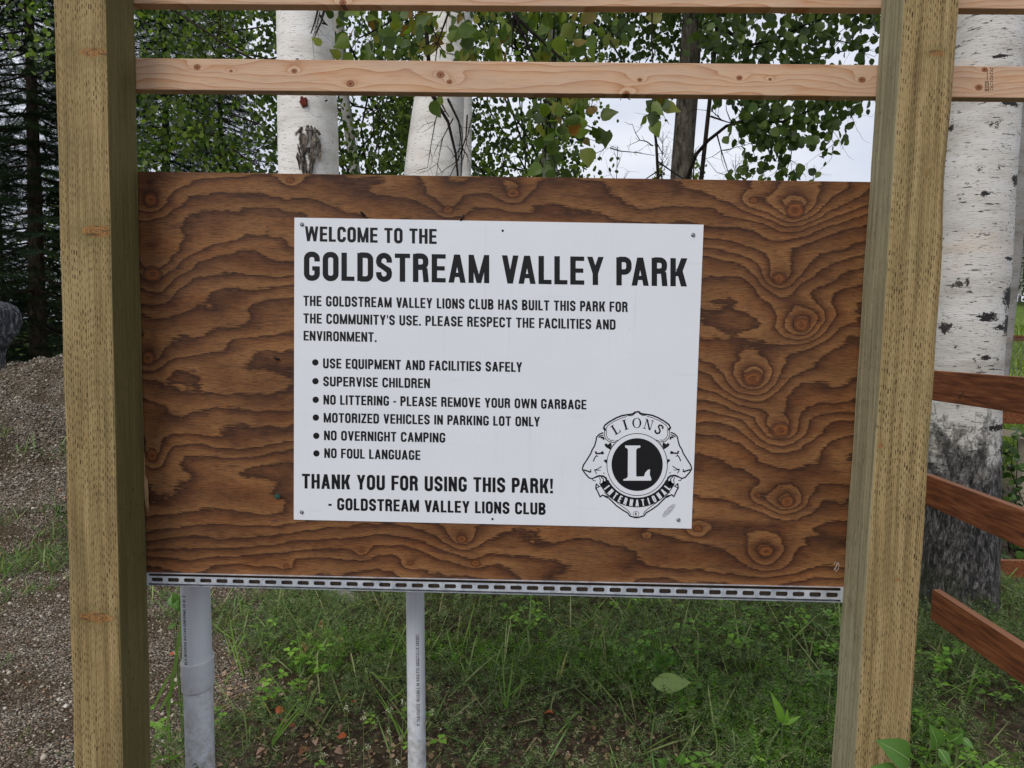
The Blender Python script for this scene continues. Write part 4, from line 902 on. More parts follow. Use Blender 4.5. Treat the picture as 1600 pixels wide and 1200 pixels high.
T5, pts5, b5_ = tree('aspen_tree', [(-200,856,876),(20,856,876),(160,852,872),(275,845,871)], 7.5, bb4, 'thin mottled trunk half hidden by leaves, left of the open sky', group='thin trees among the leaves', seed=6)
T6, pts6, b6_ = tree('poplar_tree', [(-300,1085,1108),(20,1068,1097),(160,1057,1089),(281,1048,1080)], 6.0, mpop, 'grey brown furrowed trunk standing against the open sky', seed=7)
T7, pts7, b7_ = tree('aspen_tree', [(-200,1129,1135),(20,1120,1126),(157,1106,1112),(281,1092,1099)], 5.5, mtwig, 'thin dark stem just right of the furrowed trunk', group='thin trees among the leaves', flare=0, seed=8)
T8, pts8, b8_ = tree('birch_tree', [(-200,716,732),(100,722,738),(200,721,737),(277,720,736)], 5.6, bb2, 'slender white birch stem showing at the right of the leaning birch', group='white birches behind the board', seed=9)
T9, pts9, b9_ = tree('dead_sapling', [(150,1019,1021),(182,1018,1022),(218,1023,1027),(281,1026,1031)], 4.4, mdead, 'bare black sapling with crooked twigs against the sky', extra=.1, flare=0, seed=10)
T9.name = 'dead_sapling'

def jit_line(a, b, n, amp):
    a, b = np.array(a), np.array(b); out = []
    for q in range(n+1):
        t = q/n; out.append(a+(b-a)*t+np.array([random.gauss(0, amp), random.gauss(0, amp), random.gauss(0, amp)])*(0 if q in (0,) else 1))
    return out
def px_poly(pts, Y0, Y1=None):
    Y1 = Y0 if Y1 is None else Y1; n = len(pts); return [at(u, v, Y0+(Y1-Y0)*i/max(1, n-1)) for i, (u, v) in enumerate(pts)]
def twigs(mb, P, R, depth=1, n=6, ln=.25):
    mb.tube(P, np.linspace(R, R*.35, len(P)), 6)
    if depth <= 0: return
    P = np.array(P)
    for _ in range(n):
        i = random.randrange(1, len(P)); d = P[i]-P[i-1]; d /= np.linalg.norm(d)+1e-9
        q = d*.5+np.array([random.gauss(0,.6), random.gauss(0,.6), random.gauss(0,.5)-.1]); q /= np.linalg.norm(q); l_ = ln*random.uniform(.4, 1)
        Q = [P[i]]; 
        for s_ in range(4): q = q+np.array([random.gauss(0,.2) for _ in range(3)]); q /= np.linalg.norm(q); Q.append(Q[-1]+q*l_/4)
        twigs(mb, Q, R*.45, depth-1, 2, ln*.5)

# dead sapling twigs
mb = MB()
for pts, r in (([(1020,228),(1010,221),(1000,219),(993,208),(988,194)], .004), ([(1000,219),(985,226),(980,228)], .002), ([(993,208),(1001,200),(1003,192)], .002), ([(953,231),(968,236),(991,238),(1023,243)], .004),
               ([(1029,253),(1050,268),(1070,281),(1082,292)], .005), ([(1025,269),(1007,281),(990,292)], .004), ([(1020,228),(1012,226),(1004,232)], .002), ([(968,236),(958,228),(950,232)], .002), ([(1027,225),(1033,236),(1034,240)], .004)):
    mb = MB(); twigs(mb, px_poly(pts, 4.4, 4.5), r, 1, 3, .08); mb.build('branch', mdead, T9, b9_)
# branches of the slim dark stem and its hanging aspen leaves
mb = MB()
BR7 = [([(1066,300),(1073,281),(1088,241),(1106,220),(1135,197),(1158,191),(1223,190),(1262,174),(1288,156),(1330,120)], .016), ([(1111,182),(1128,188),(1144,193)], .008), ([(1120,209),(1127,235),(1141,279)], .006),
       ([(1128,40),(1165,72),(1200,65),(1235,50),(1262,37),(1287,22),(1340,-20)], .013), ([(1200,65),(1225,85),(1260,92),(1290,88)], .006), ([(1223,190),(1240,215),(1235,250),(1225,275)], .005), ([(1262,174),(1290,195),(1303,225)], .004), ([(1158,191),(1175,225),(1180,250)], .004), ([(1262,37),(1300,60),(1340,72),(1370,60)], .006), ([(1288,156),(1320,160),(1365,150)],.005)]
for pts, r in BR7: mb = MB(); twigs(mb, px_poly(pts, 5.5 if pts[0][0] < 1160 else 5.2, 4.9), r, 2, 6, .3); mb.build('branch', mdead, T7, b7_)

from math import hypot
def inpoly(P, x, y):
    c_ = False; n = len(P); j = n-1
    for i in range(n):
        if (P[i][1] > y) != (P[j][1] > y) and x < (P[j][0]-P[i][0])*(y-P[i][1])/(P[j][1]-P[i][1])+P[i][0]: c_ = not c_
        j = i
    return c_
def px_clumps(poly, ncl, per, Y0, Y1, rad, keep=None):
    xs = [p[0] for p in poly]; ys = [p[1] for p in poly]; out = []; k = 0
    while k < ncl:
        u, v = random.uniform(min(xs), max(xs)), random.uniform(min(ys), max(ys))
        if not inpoly(poly, u, v) or (keep and random.random() > keep(u, v)): continue
        k += 1; Yp = random.uniform(Y0, Y1); c0 = at(u, v, Yp)
        out.append(c0+rng.normal(0, rad, (random.randint(int(per*.5), int(per*1.5)), 3)))
    return np.concatenate(out)
def crown(name, pos, tmpl, size, mat, parent, org, hang=True, spread=.6):
    R = hang_rot(len(pos), spread) if hang else rotmats(len(pos), 1.2)
    V, T = scatter(*tmpl, pos, R, rng.uniform(size*.65, size*1.2, len(pos)))
    o = np.array(org, float); ob = link(name, mesh_np(name, V-o, T), mat, parent, o); ob['kind'] = 'stuff'; return ob
def single_leaves(pos, tmpl, size, mat, parent, org, spread=.6, flat=False):     # leaves one can pick out, each an object sharing one of six meshes
    R_ = rotmats(len(pos), 1.2) if flat else hang_rot(len(pos), spread); mes = []
    for q in range(6):
        V = np.array(tmpl[0]).copy(); V[:,2] += rng.normal(0, .03, len(V)); V[:,0] *= rng.uniform(.85, 1.15); me = mesh_np('leaf', V, tmpl[1]); me.materials.append(mat); mes.append(me)
    po = Matrix.Translation(parent.location).inverted()
    for k in range(len(pos)):
        o = bpy.data.objects.new('leaf', mes[k % 6]); C.objects.link(o); s_ = float(rng.uniform(size*.65, size*1.2)); M = Matrix([[*(R_[k][i]*s_), pos[k][i]] for i in range(3)]+[[0,0,0,1]]); o.parent = parent; o.matrix_local = po@M
lb, lr, lq = leaf_birch(), leaf_round(), leaf_quad()
# C: aspen leaves against the sky
C1 = [(1150,155),(1366,155),(1362,163),(1310,172),(1305,186),(1292,196),(1300,232),(1288,238),(1270,215),(1245,225),(1226,224),(1218,236),(1236,252),(1240,282),(1160,282),(1150,262),(1185,240),(1178,222),(1160,205)]
C2 = [(1100,-60),(1400,-60),(1372,18),(1372,95),(1345,88),(1310,62),(1285,75),(1270,98),(1100,108)]
pa = px_clumps(C1, 95, 7, 4.6, 5.5, .05); pb = px_clumps(C2, 215, 7, 4.6, 6.0, .07, lambda u, v: 1 if u < 1280 else .45)
pc = px_clumps([(1298,170),(1325,160),(1312,215),(1300,240)], 9, 4, 4.7, 5.2, .04)
pd = px_clumps([(1120,105),(1370,105),(1366,155),(1140,155)], 60, 7, 4.6, 5.6, .06)
crown('crown', np.concatenate([pa, pb, pc, pd]), lr, .062, mleaf_asp, T7, b7_, spread=.7)
# A: near birch twigs with larger leaves
mb = MB()
NB = [([(655,-60),(660,20),(667,58),(670,98),(676,150),(700,190),(712,240),(716,281)], .013, 3.1), ([(700,-30),(700,22),(684,66),(680,98)], .006, 3.0), ([(700,155),(717,190),(722,230),(720,281)], .006, 3.0), ([(730,180),(728,215),(716,250),(700,281)], .004, 3.05),
      ([(690,157),(680,190),(672,235),(668,262)], .003, 2.95), ([(708,185),(692,215),(684,255)], .003, 3.0), ([(745,160),(733,200),(725,240)], .003, 3.1), ([(803,24),(815,50),(837,98),(850,130)], .008, 3.2), ([(803,24),(840,58),(886,100),(905,120)], .008, 3.1),
      ([(770,-40),(803,24)], .012, 3.2), ([(918,-30),(915,22),(909,72),(920,100),(925,140)], .006, 3.0), ([(915,22),(946,52),(969,90),(985,130)], .006, 3.0), ([(852,157),(855,224),(872,267)], .005, 3.1), ([(640,10),(600,40),(560,60),(540,90)], .005, 3.2), ([(852,157),(890,180),(925,200),(948,228)], .004, 3.0), ([(1020,-30),(1018,60),(1022,130),(1024,170)], .004, 3.0), ([(500,18),(495,40),(488,62)], .003, 4.0), ([(505,16),(500,38),(492,52)],.0025,4.0)]
for pts, r, Yp in NB: mb = MB(); twigs(mb, px_poly(pts, Yp+.1, Yp-.05), r, 2, 5, .16); mb.build('branch', mdead, T2, b2_)
A1 = [(500,-80),(1010,-80),(1000,60),(985,110),(960,150),(962,175),(948,215),(925,225),(905,215),(880,225),(860,255),(838,250),(840,180),(760,160),(700,120),(640,110),(560,95),(520,60)]
A3 = [(905,205),(948,212),(946,240),(925,236)]
A4 = [(1005,150),(1040,150),(1032,185),(1012,188)]
pn1 = px_clumps(A1, 75, 5, 2.75, 3.5, .045); pn2 = px_clumps(A3, 4, 3, 2.9, 3.0, .02); pn3 = px_clumps(A4, 5, 4, 2.7, 2.85, .014)
pn4 = px_clumps([(560,12),(980,12),(940,100),(600,95)], 55, 4, 2.9, 3.8, .05); pn5 = px_clumps([(840,157),(900,157),(885,270),(845,270)], 14, 3, 3.0, 3.3, .03)
singles = np.array([at(u, v, 2.75) for u, v in ((632,30),(626,38),(660,60),(668,120),(672,160),(690,150),(520,80),(538,22),(758,45),(716,50),(735,82),(770,45),(800,55),(876,150),(900,150),(930,120))])
mleaf_one = leafmat('birch_leaf', [lin(50,68,26), lin(70,92,32), lin(88,112,40), lin(116,134,54), lin(60,80,30), lin(76,96,36), lin(134,132,52), lin(98,118,44), lin(134,92,44)], .42, .45, True)
allp = np.concatenate([singles, pn2, pn3, pn5, pn1, pn4]); vv = allp-CAM; dd_ = vv@FW; uu_ = 800+F*(vv@RT)/dd_; wv = 600-F*(vv@UP)/dd_
order = np.argsort(np.where((wv > -10) & (wv < 285), 0, 100)+dd_+np.where((wv > 95) & (wv < 150), 1.5, 0)); allp = allp[order]
single_leaves(allp[:298], lb, .068, mleaf_one, T2, b2_, .5); crown('crown', allp[298:], lb, .068, mleaf_near, T2, b2_, spread=.5)
# B: leafy mass behind
def keepB(u, v): return .1+.9*float(vnoise(np.array(u/38.), np.array(v/34.), 5) > .36)
def massB(u0, u1, v0, v1, n, Y0, Y1, per=30, rad=.13): return px_clumps([(u0,v0),(u1,v0),(u1,v1),(u0,v1)], n, per, Y0, Y1, rad, keepB)
m4 = np.concatenate([massB(205, 660, -60, 330, 350, 6.3, 9), massB(100, 660, -420, -60, 70, 6, 9)])
crown('crown', m4, lr, .052, mleaf_far, T4, b4_, hang=True, spread=.9)
m5 = np.concatenate([massB(600, 925, -60, 330, 290, 6.3, 9), massB(600, 940, -420, -60, 60, 6, 9)])
crown('crown', m5, lr, .052, mleaf_far, T5, b5_, spread=.9)
m6 = np.concatenate([px_clumps([(900,-60),(1140,-60),(1150,104),(960,104)], 135, 22, 5.8, 7.5, .14), px_clumps([(860,-420),(1300,-420),(1300,-60),(860,-60)], 70, 20, 5.5, 8, .2)])
crown('crown', m6, lr, .048, mleaf_asp, T6, b6_, spread=.9)
mb = MB()
for k in range(26):
    mb = MB(); p = pts4[-1][0] if k % 2 else pts4[-2][0]; q = m4[rng.integers(len(m4))]; zz = random.uniform(1.5, 4.5)
    z0 = np.array([np.interp(zz, [a_[0][2] for a_ in pts4], [a_[0][i_] for a_ in pts4]) for i_ in range(3)]); twigs(mb, jit_line(z0, q, 6, .05), .012, 1, 5, .4); mb.build('branch', mtwig, T4, b4_)
mb = MB()
for k in range(26):
    mb = MB(); q = m5[rng.integers(len(m5))]; zz = random.uniform(1.5, 4.5)
    z0 = np.array([np.interp(zz, [a_[0][2] for a_ in pts5], [a_[0][i_] for a_ in pts5]) for i_ in range(3)]); twigs(mb, jit_line(z0, q, 6, .05), .012, 1, 5, .4); mb.build('branch', mtwig, T5, b5_)
# leaning pale branch at upper left
mb = MB(); mb.tube(px_poly([(255,5),(290,28),(320,48),(350,70),(420,105)], 6.0), [.007,.008,.009,.009,.01], 8); twigs(mb, px_poly([(330,-10),(345,30),(335,80)], 6.), .008, 1, 5, .3); mb.build('branch', mtwig, T4, b4_)

def overhead(name_tree, org, cx, cy, z0, z1, rad, ncl, mat):
    pos = []
    for k in range(ncl):
        a_ = random.uniform(0, 2*pi); zz = random.uniform(z0, z1); t = (zz-z0)/(z1-z0); rr_ = rad*sqrt(random.random())*(1-.5*t); pos.append(np.array([cx+rr_*cos(a_), cy+rr_*sin(a_), zz])+rng.normal(0, .22, (14, 3)))
    pos = np.concatenate(pos)
    crown('crown', pos, lr, .10, mat, name_tree, org, spread=.9)
overhead(T1, b1_, -1.3, 4.4, 5.3, 9., 2.0, 400, mleaf_far); overhead(T2, b2_, .3, 4.6, 5.5, 9.5, 2.0, 400, mleaf_far); overhead(T3, b3_, 2.5, 4.4, 5.3, 9.5, 1.8, 260, mleaf_far)
# scar, red wound and stub on the thick birch
scarm = bark('scar_bark', lin(36,32,30), lin(96,88,80), lin(150,140,128)); woundm = plain('raw_wound', lin(96,34,22), .8, var=.3)
def on_trunk(u, v, off=.0):             # a point on the near side of the thick birch
    zc = at(u, v, 4.25); rr_ = np.interp(zc[2], [p_[0][2] for p_ in pts1], [p_[1] for p_ in pts1]); xc = np.interp(zc[2], [p_[0][2] for p_ in pts1], [p_[0][0] for p_ in pts1])
    dx = (u-(439+529)/2+4)/45.; dx = max(-.95, min(.95, dx)); Yp = 4.25-rr_*sqrt(1-dx*dx)-off; return at(u, v, Yp)
mb = MB()
for k in range(46):
    s_ = random.choice((-1, 1)); t0 = random.uniform(0, .8); u0 = 481+s_*(2+18*sin(pi*min(1, t0+.15)))*random.uniform(.3, 1.05); v0 = 203+t0*68
    pts = [(u0, v0), (u0+random.uniform(-2,2), v0+8), (u0-s_*random.uniform(0,5), v0+random.uniform(12, 24))]
    mb.tube([on_trunk(a_, b_, .004) for a_, b_ in pts], [.004, random.uniform(.006,.013), .003], 6, wob=.25)
for k in range(26):
    u0 = 481+random.uniform(-9, 9); v0 = random.uniform(205, 250); mb.tube([on_trunk(u0, v0, .002), on_trunk(u0+random.uniform(-2,2), v0+random.uniform(6,16), .004)], [.007,.004], 6, wob=.35)
for k in range(12):
    a_ = random.uniform(pi*1.1, pi*1.9); mb.tube([on_trunk(481+17*cos(a_)*.9, 208+12*sin(a_), .004), on_trunk(481+20*cos(a_), 214+10*sin(a_), .008)], [.006,.009], 6, wob=.3)
mb.build('bark_scar', scarm, T1, b1_)
mb = MB()
for k in range(9): mb.tube([on_trunk(474+random.uniform(-5,5), 157+random.uniform(-5,4), .0), on_trunk(478+random.uniform(-4,4), 164+random.uniform(-3,3), .006)], [.012,.007], 7, wob=.3)
mb.build('wound', woundm, T1, b1_)
mb = MB()
for pts in ([(497,15),(492,34),(486,52)], [(508,14),(502,34),(490,62)], [(500,24),(506,34),(512,40)], [(503,36),(511,39)], [(452,93),(466,92)], [(508,158),(512,156)]): mb.tube([on_trunk(u, v, .006+.012*i) for i, (u, v) in enumerate(pts)], np.linspace(.006, .003, len(pts)), 5)
mb.build('dead_twig', mdead, T1, b1_)

# ------------------------------------------------------------------ spruces
def spruce_mesh(H=9., seed=0, Rmax=1.9, z0=.35):
    rg = np.random.default_rng(seed); pos = []; rots = []; scl = []; bm_ = MB()
    # needle spray: a short twig with needles both sides
    tv = []; tf = []
    for k in range(12):
        yy_ = k/12
        for s_ in (-1, 1):
            n = len(tv); l_ = .19*(1-.35*yy_)
            tv += [(0, yy_-.022, 0), (0, yy_+.022, 0), (s_*l_, yy_+.13, .04 if k % 2 else -.03)]; tf.append((n, n+1, n+2))
        n = len(tv); tv += [(-.02, yy_, 0), (.02, yy_, 0), (0, yy_+.12, .16)]; tf.append((n, n+1, n+2))
    tv += [(-.02,0,-.01),(.02,0,-.01),(0,1.1,0)]; n = len(tv)-3; tf.append((n, n+1, n+2))
    z = z0; P = []; RM = []; S = []
    while z < H-.2:
        nb = int(rg.integers(4, 7)); L_ = Rmax*(1-z/H)**.85*rg.uniform(.8, 1.1)+.1; a0 = rg.uniform(0, 6)
        for b in range(nb):
            az = a0+2*pi*b/nb+rg.normal(0, .2); Lb = L_*rg.uniform(.75, 1.1); d = np.array([cos(az), sin(az), 0]); side = np.array([-sin(az), cos(az), 0]); pts = []
            for t in np.linspace(0, 1, 7): pts.append(d*Lb*t+np.array([0, 0, z+Lb*(-.30*t+.16*t*t)]))
            bm_.tube(pts, np.linspace(.014, .003, 7), 4, cap=False)
            nt_ = max(4, int(Lb/.055))
            for q in range(nt_):
                t = (q+.5)/nt_
                if t < .12: continue
                p = d*Lb*t+np.array([0, 0, z+Lb*(-.30*t+.16*t*t)])
                for s_ in (-1, 1):
                    if rg.random() < .12: continue
                    l_ = (.26*(1-t*.6)+.06)*rg.uniform(.6, 1.2); dr = d*.55+side*s_*rg.uniform(.6, 1.)+np.array([0, 0, rg.uniform(-.5, -.05)]); dr /= np.linalg.norm(dr)
                    x_ = np.cross(dr, [0, 0, 1]); x_ /= np.linalg.norm(x_); z_ = np.cross(x_, dr); P.append(p); RM.append(np.stack([x_, dr, z_], 1)); S.append(l_)
                    if l_ > .16:
                        for e in (.4, .7):
                            d3 = dr*.7+x_*rg.choice((-1, 1))*.8; d3 /= np.linalg.norm(d3); x3 = np.cross(d3, [0,0,1]); x3 /= np.linalg.norm(x3)+1e-9; P.append(p+dr*l_*e); RM.append(np.stack([x3, d3, np.cross(x3, d3)], 1)); S.append(l_*.55)
        z += rg.uniform(.10, .18)
    V, T = scatter(tv, tf, np.array(P), np.array(RM), np.array(S)); return mesh_np('crown', V, T), bm_
cm, bm_ = spruce_mesh()
cm.materials.append(mneed)
tm = MB(); tm.tube([(0,0,-.15),(0,0,1),(0.02,0,4),(0,0,8.8)], [.12,.10,.06,.012], 14, wob=.05); tm.v += []; 
bmesh_ = bpy.data.meshes.new('branch'); bmesh_.from_pydata(bm_.v, [], bm_.f); bmesh_.materials.append(mspr)
tmesh = bpy.data.meshes.new('trunk'); tmesh.from_pydata(tm.v, [], tm.f); tmesh.materials.append(mspr)
def spruce(u, Yp, s, rz, lab, up=0.):
    p = at(u, 600, Yp); p[2] = float(hgt(p[0], p[1])); r = thing('spruce_tree', p, lab, 'tree', 'dark spruces at the left'); r.rotation_euler = (0, 0, rz); r.scale = (s, s, s)
    for nm, me in (('trunk', tmesh), ('crown', cm), ('branch', bmesh_)):
        o = bpy.data.objects.new(nm, me); C.objects.link(o); o.parent = r
        if nm != 'trunk': o['kind'] = 'stuff'
spruce(62, 8.2, .95, .3, 'dark spruce filling the gap left of the left post')
spruce(-120, 9.0, 1.0, 2.1, 'dark spruce cut off by the left edge of the picture')
spruce(268, 10.5, .95, 4.0, 'spruce with a bare looking trunk between the left post and the thick birch')
spruce(150, 12.5, 1.05, 1.2, 'spruce standing furthest back behind the left post')
spruce(10, 11.5, .52, 5.2, 'spruce in the second row, showing between the two front spruces at the far left')
spruce(350, 12.0, .9, 2.7, 'spruce half hidden by leaves just left of the thick birch')
# leafy tree over the spruces at top left
TL, ptl, btl = tree('aspen_tree', [(-200,118,128),(200,124,136)], 7.2, bb4, 'leafy young tree in front of the spruces at the top left corner', group='thin trees among the leaves', seed=21)
crown('crown', np.concatenate([px_clumps([(-60,-60),(84,-60),(84,88),(55,100),(20,30),(-60,0)], 30, 12, 5.0, 7.0, .1), px_clumps([(30,60),(88,50),(88,90),(50,95)], 6, 5, 5., 6., .06)]), lr, .046, mleaf_far, TL, btl, spread=.9)

# ------------------------------------------------------------------ distant trees and bushes
def blob_tree_mesh(seed, H=6., R=1.8):
    rg = np.random.default_rng(seed); P = []
    for k in range(60):
        a_ = rg.uniform(0, 2*pi); zz = rg.uniform(.12, 1); rr_ = R*sqrt(max(.04, 1-((zz-.5)/.55)**2))*rg.uniform(.4, 1); c0 = np.array([rr_*cos(a_), rr_*sin(a_), zz*H]); P.append(c0+rg.normal(0, .32, (46, 3)))
    P = np.concatenate(P); P[:,2] = np.maximum(P[:,2], .05); V, T = scatter(*lq, P, rotmats(len(P), 1.2), rg.uniform(.12, .26, len(P))); return mesh_np('crown', V, T)
bmeshes = [blob_tree_mesh(s) for s in (1, 2, 3)]; mfar = leafmat('distant_leaves', [lin(54,70,36), lin(72,90,44), lin(88,106,52), lin(60,76,42)], .3, .6)
for b in bmeshes: b.materials.append(mfar)
ftm = MB(); ftm.tube([(0,0,-.2),(.05,0,2.5),(0,0,5)], [.10,.07,.02], 8); ftmesh = bpy.data.meshes.new('trunk'); ftmesh.from_pydata(ftm.v, [], ftm.f); ftmesh.materials.append(bb4)
FT = [(18.9,27,.55,'low tree at the far edge of the field, right of the slim birch'),(21.3,30,.6,'pale trunked tree on the tree line past the field'),(25.5,31,.7,'bushy tree furthest right on the tree line'),(14,36,.5,'low tree beyond the field behind the stout birch'),(10,40,.42,'small tree on the tree line behind the right post'),(6,44,.38,'small tree on the tree line under the open sky'),
      (2,44,.45,'low tree on the horizon behind the sign'),(-4,30,.8,'bushy tree far behind the thick birch'),(-9,24,.9,'bright green tree glimpsed beyond the spruces'),(-14,22,.9,'leafy tree far off at the left edge'),(-6.5,17,.7,'leafy bush behind the spruces'),(29,36,.8,'tree on the line far right of the field'),(20.2,28.5,.5,'dark tree closing the gap in the tree line at the right edge'),(17.6,25.8,.42,'low bush like tree at the near edge of the tree line')]
for k, (x_, y_, s_, lab) in enumerate(FT):
    r = thing('distant_tree', (x_, y_, float(hgt(x_, y_))), lab, 'tree', 'trees along the far edge of the clearing'); r.rotation_euler = (0, 0, k*1.3); r.scale = (s_*1.2, s_*1.2, s_)
    for nm, me in (('trunk', ftmesh), ('crown', bmeshes[k % 3])):
        o = bpy.data.objects.new(nm, me); C.objects.link(o); o.parent = r
        if nm == 'crown': o['kind'] = 'stuff'
# bare saplings against the sky
def sapling(u, vt, Yp, lab, sp=.35, seed=0):
    random.seed(seed); top = at(u, vt, Yp); b = np.array([top[0], top[1], float(hgt(top[0], top[1]))]); r = thing('bare_sapling', b, lab, 'sapling', 'bare thin saplings against the sky'); mb = MB()
    mb.tube([b, (b+top)/2, top], [.02,.012,.003], 5); H_ = top[2]-b[2]
    for k in range(22):
        z_ = b[2]+H_*random.uniform(.45, .97); a_ = random.uniform(0, 6.28); l_ = sp*(1.1-(z_-b[2])/H_)*2.2; p = np.array([b[0], b[1], z_]); twigs(mb, [p, p+np.array([cos(a_)*l_*.4, sin(a_)*l_*.4, l_*.55]), p+np.array([cos(a_)*l_*.75, sin(a_)*l_*.75, l_*1.25])], .004, 1, 4, .2)
    mb.build('stem', mdead, r, b)
sapling(965, 228, 9., 'bare sapling standing left of the black crooked one', seed=1); sapling(1036, 205, 10., 'faint bare sapling just left of the furrowed trunk', seed=2); sapling(1272, 258, 9., 'bare shoots tipping up over the board near the right post', .22, seed=3); sapling(1150, 240, 9.5, 'bare sapling under the hanging leaves', .3, seed=4)
for u, v0, lab in ((1085, 240, 'pale leafy bush top beside the furrowed trunk'), (1030, 262, 'small pale bush top behind the black sapling')):
    p = at(u, v0, 11.); g = float(hgt(p[0], 11.)); r = thing('bush', (p[0], 11., g), lab, 'bush', 'pale bushes behind the board'); pos = []
    for k in range(26): t = random.random(); pos.append(np.array([p[0], 11., g+(p[2]-g)*(.35+.65*t)])+rng.normal(0, .16*(1.1-t)+.04, (16, 3)))
    crown('crown', np.concatenate(pos), lq, .07, mleaf_near, r, (p[0], 11., g)); mb = MB(); mb.tube([(p[0],11.,g-.1),(p[0],11.,p[2]-.1)], [.03,.01], 6); mb.build('stem', mtwig, r, (p[0], 11., g))
random.seed(99)

# ------------------------------------------------------------------ weathered stump on the mound
ps = at(-10, 560, 6.6); zb = float(hgt(ps[0], ps[1])); kk = 6.6/F
st = Mat('charred_stump', .8, .2); x, y, z = st.sep(st.obj); n1 = st.noise(st.comb(st.math('MULTIPLY', x, 40.), st.math('MULTIPLY', y, 40.), st.math('MULTIPLY', z, 10.)), 1, 6, .75)
c = st.ramp(n1, [(.38, lin(36,37,42)), (.52, lin(74,75,82)), (.6, lin(120,122,128)), (.68, lin(190,190,192))]); n2 = st.noise(st.comb(st.math('MULTIPLY', x, 16.), st.math('MULTIPLY', y, 16.), st.math('MULTIPLY', z, 4.)), 1, 3); c = st.mix(st.rng(n2, .66, .7, 0, .8), c, lin(190,150,125))
st.set('Base Color', c); st.set('Normal', st.bump(n1, .02, .8))
prof = [(565,20),(555,19),(545,21),(535,26),(525,33),(512,39),(500,42),(488,41),(478,35),(472,24),(470,10),(469.5,.5)]; mb = MB(); n = 32; vs = []
for v, r_ in prof:
    zz = at(-12, v, 6.6)[2]
    for k in range(n): a_ = 2*pi*k/n; q = r_*kk*(1+.06*sin(3*a_+v*.05)+.03*random.uniform(-1,1)); vs.append((ps[0]-.01+q*cos(a_), 6.6+q*.8*sin(a_), zz))
vs = [(ps[0]+(a-ps[0])*1., b, c_) for a, b, c_ in vs]; vs = [(vs[k % n][0], vs[k % n][1], zb-.3) for k in range(n)]+vs
mb.add(vs, [(i*n+k, i*n+(k+1) % n, (i+1)*n+(k+1) % n, (i+1)*n+k) for i in range(len(prof)) for k in range(n)])
so = mb.build('weathered_stump', st.m, None, (ps[0], 6.6, zb), smooth=True); tag(so, 'dark grey weathered stump with a rounded top on the gravel mound at the left edge', 'stump')

# ------------------------------------------------------------------ gravel stones
def stone_tmpl(seed):
    rg = np.random.default_rng(seed); v = np.array([(1,0,0),(-1,0,0),(0,1,0),(0,-1,0),(0,0,1),(0,0,-1)], float); v *= rg.uniform(.7, 1.15, (6, 1)); v += rg.normal(0, .14, (6, 3)); v[:,2] *= .62
    return v*.5, np.array([(0,2,4),(2,1,4),(1,3,4),(3,0,4),(2,0,5),(1,2,5),(3,1,5),(0,3,5)])
stm = Mat('gravel_stone', .85, .2); r = stm.island(); c = stm.ramp(r, [(0, lin(76,66,54)), (.2, lin(116,102,86)), (.42, lin(148,134,114)), (.60, lin(178,164,144)), (.74, lin(208,198,182)), (.85, lin(156,112,82)), (.93, lin(232,226,214)), (1, lin(168,144,110))])
stm.set('Base Color', stm.mix(stm.noise(stm.obj, 180, 3), c, stm.mix(1., c, (.6,.6,.58,1), 'MULTIPLY'))); stm = stm.m
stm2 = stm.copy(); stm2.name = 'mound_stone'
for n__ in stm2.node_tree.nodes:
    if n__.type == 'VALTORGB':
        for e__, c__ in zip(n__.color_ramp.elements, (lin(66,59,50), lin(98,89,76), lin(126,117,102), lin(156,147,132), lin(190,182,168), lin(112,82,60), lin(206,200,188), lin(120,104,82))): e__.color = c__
def scatter_stones(name, n, xr, yr, smin, smax, prob, par=None):
    x_ = rng.uniform(*xr, n); y_ = rng.uniform(*yr, n); k = rng.random(n) < prob(x_, y_); x_, y_ = x_[k], y_[k]; parts = []
    s = smin+(smax-smin)*rng.random(len(x_))**2.6; z_ = hgt(x_, y_)+s*.12
    for q in range(6):
        m_ = np.arange(len(x_)) % 6 == q; parts.append(scatter(*stone_tmpl(q), np.stack([x_[m_], y_[m_], z_[m_]], 1), rotmats(m_.sum(), .5), s[m_]))
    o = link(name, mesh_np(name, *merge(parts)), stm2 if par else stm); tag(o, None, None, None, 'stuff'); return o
pg = lambda x_, y_: np.clip((-1.0-(x_-.05*(y_-2.3))-(vnoise(x_*2.4, y_*2.4, 9)-.5)*.9)/.3+.04, .05, 1)*np.where(vnoise(x_*2.3, y_*3.2, 12)+.35*vnoise(x_*8, y_*9, 13) > .52, 1, .28)
o = scatter_stones('gravel', 62000, (-3.6, .5), (1.9, 5.2), .005, .019, pg); tag(o, 'grey and tan gravel spread on the ground at the lower left', 'gravel')
o = scatter_stones('gravel', 2600, (-3.6, .2), (2.0, 5.2), .018, .042, lambda x_, y_: pg(x_, y_)*.7); tag(o, 'larger pebbles mixed into the gravel at the lower left', 'gravel')
o = scatter_stones('gravel', 52000, (-6.8, -2.2), (4.9, 7.2), .010, .036, lambda x_, y_: np.where(mound(x_, y_) > .03, .95, .25)*(.3+.7*(vnoise(x_*2.4, y_*4.5, 8) > .45)), True); tag(o, 'coarse gravel covering the heaped mound behind the left post', 'gravel')
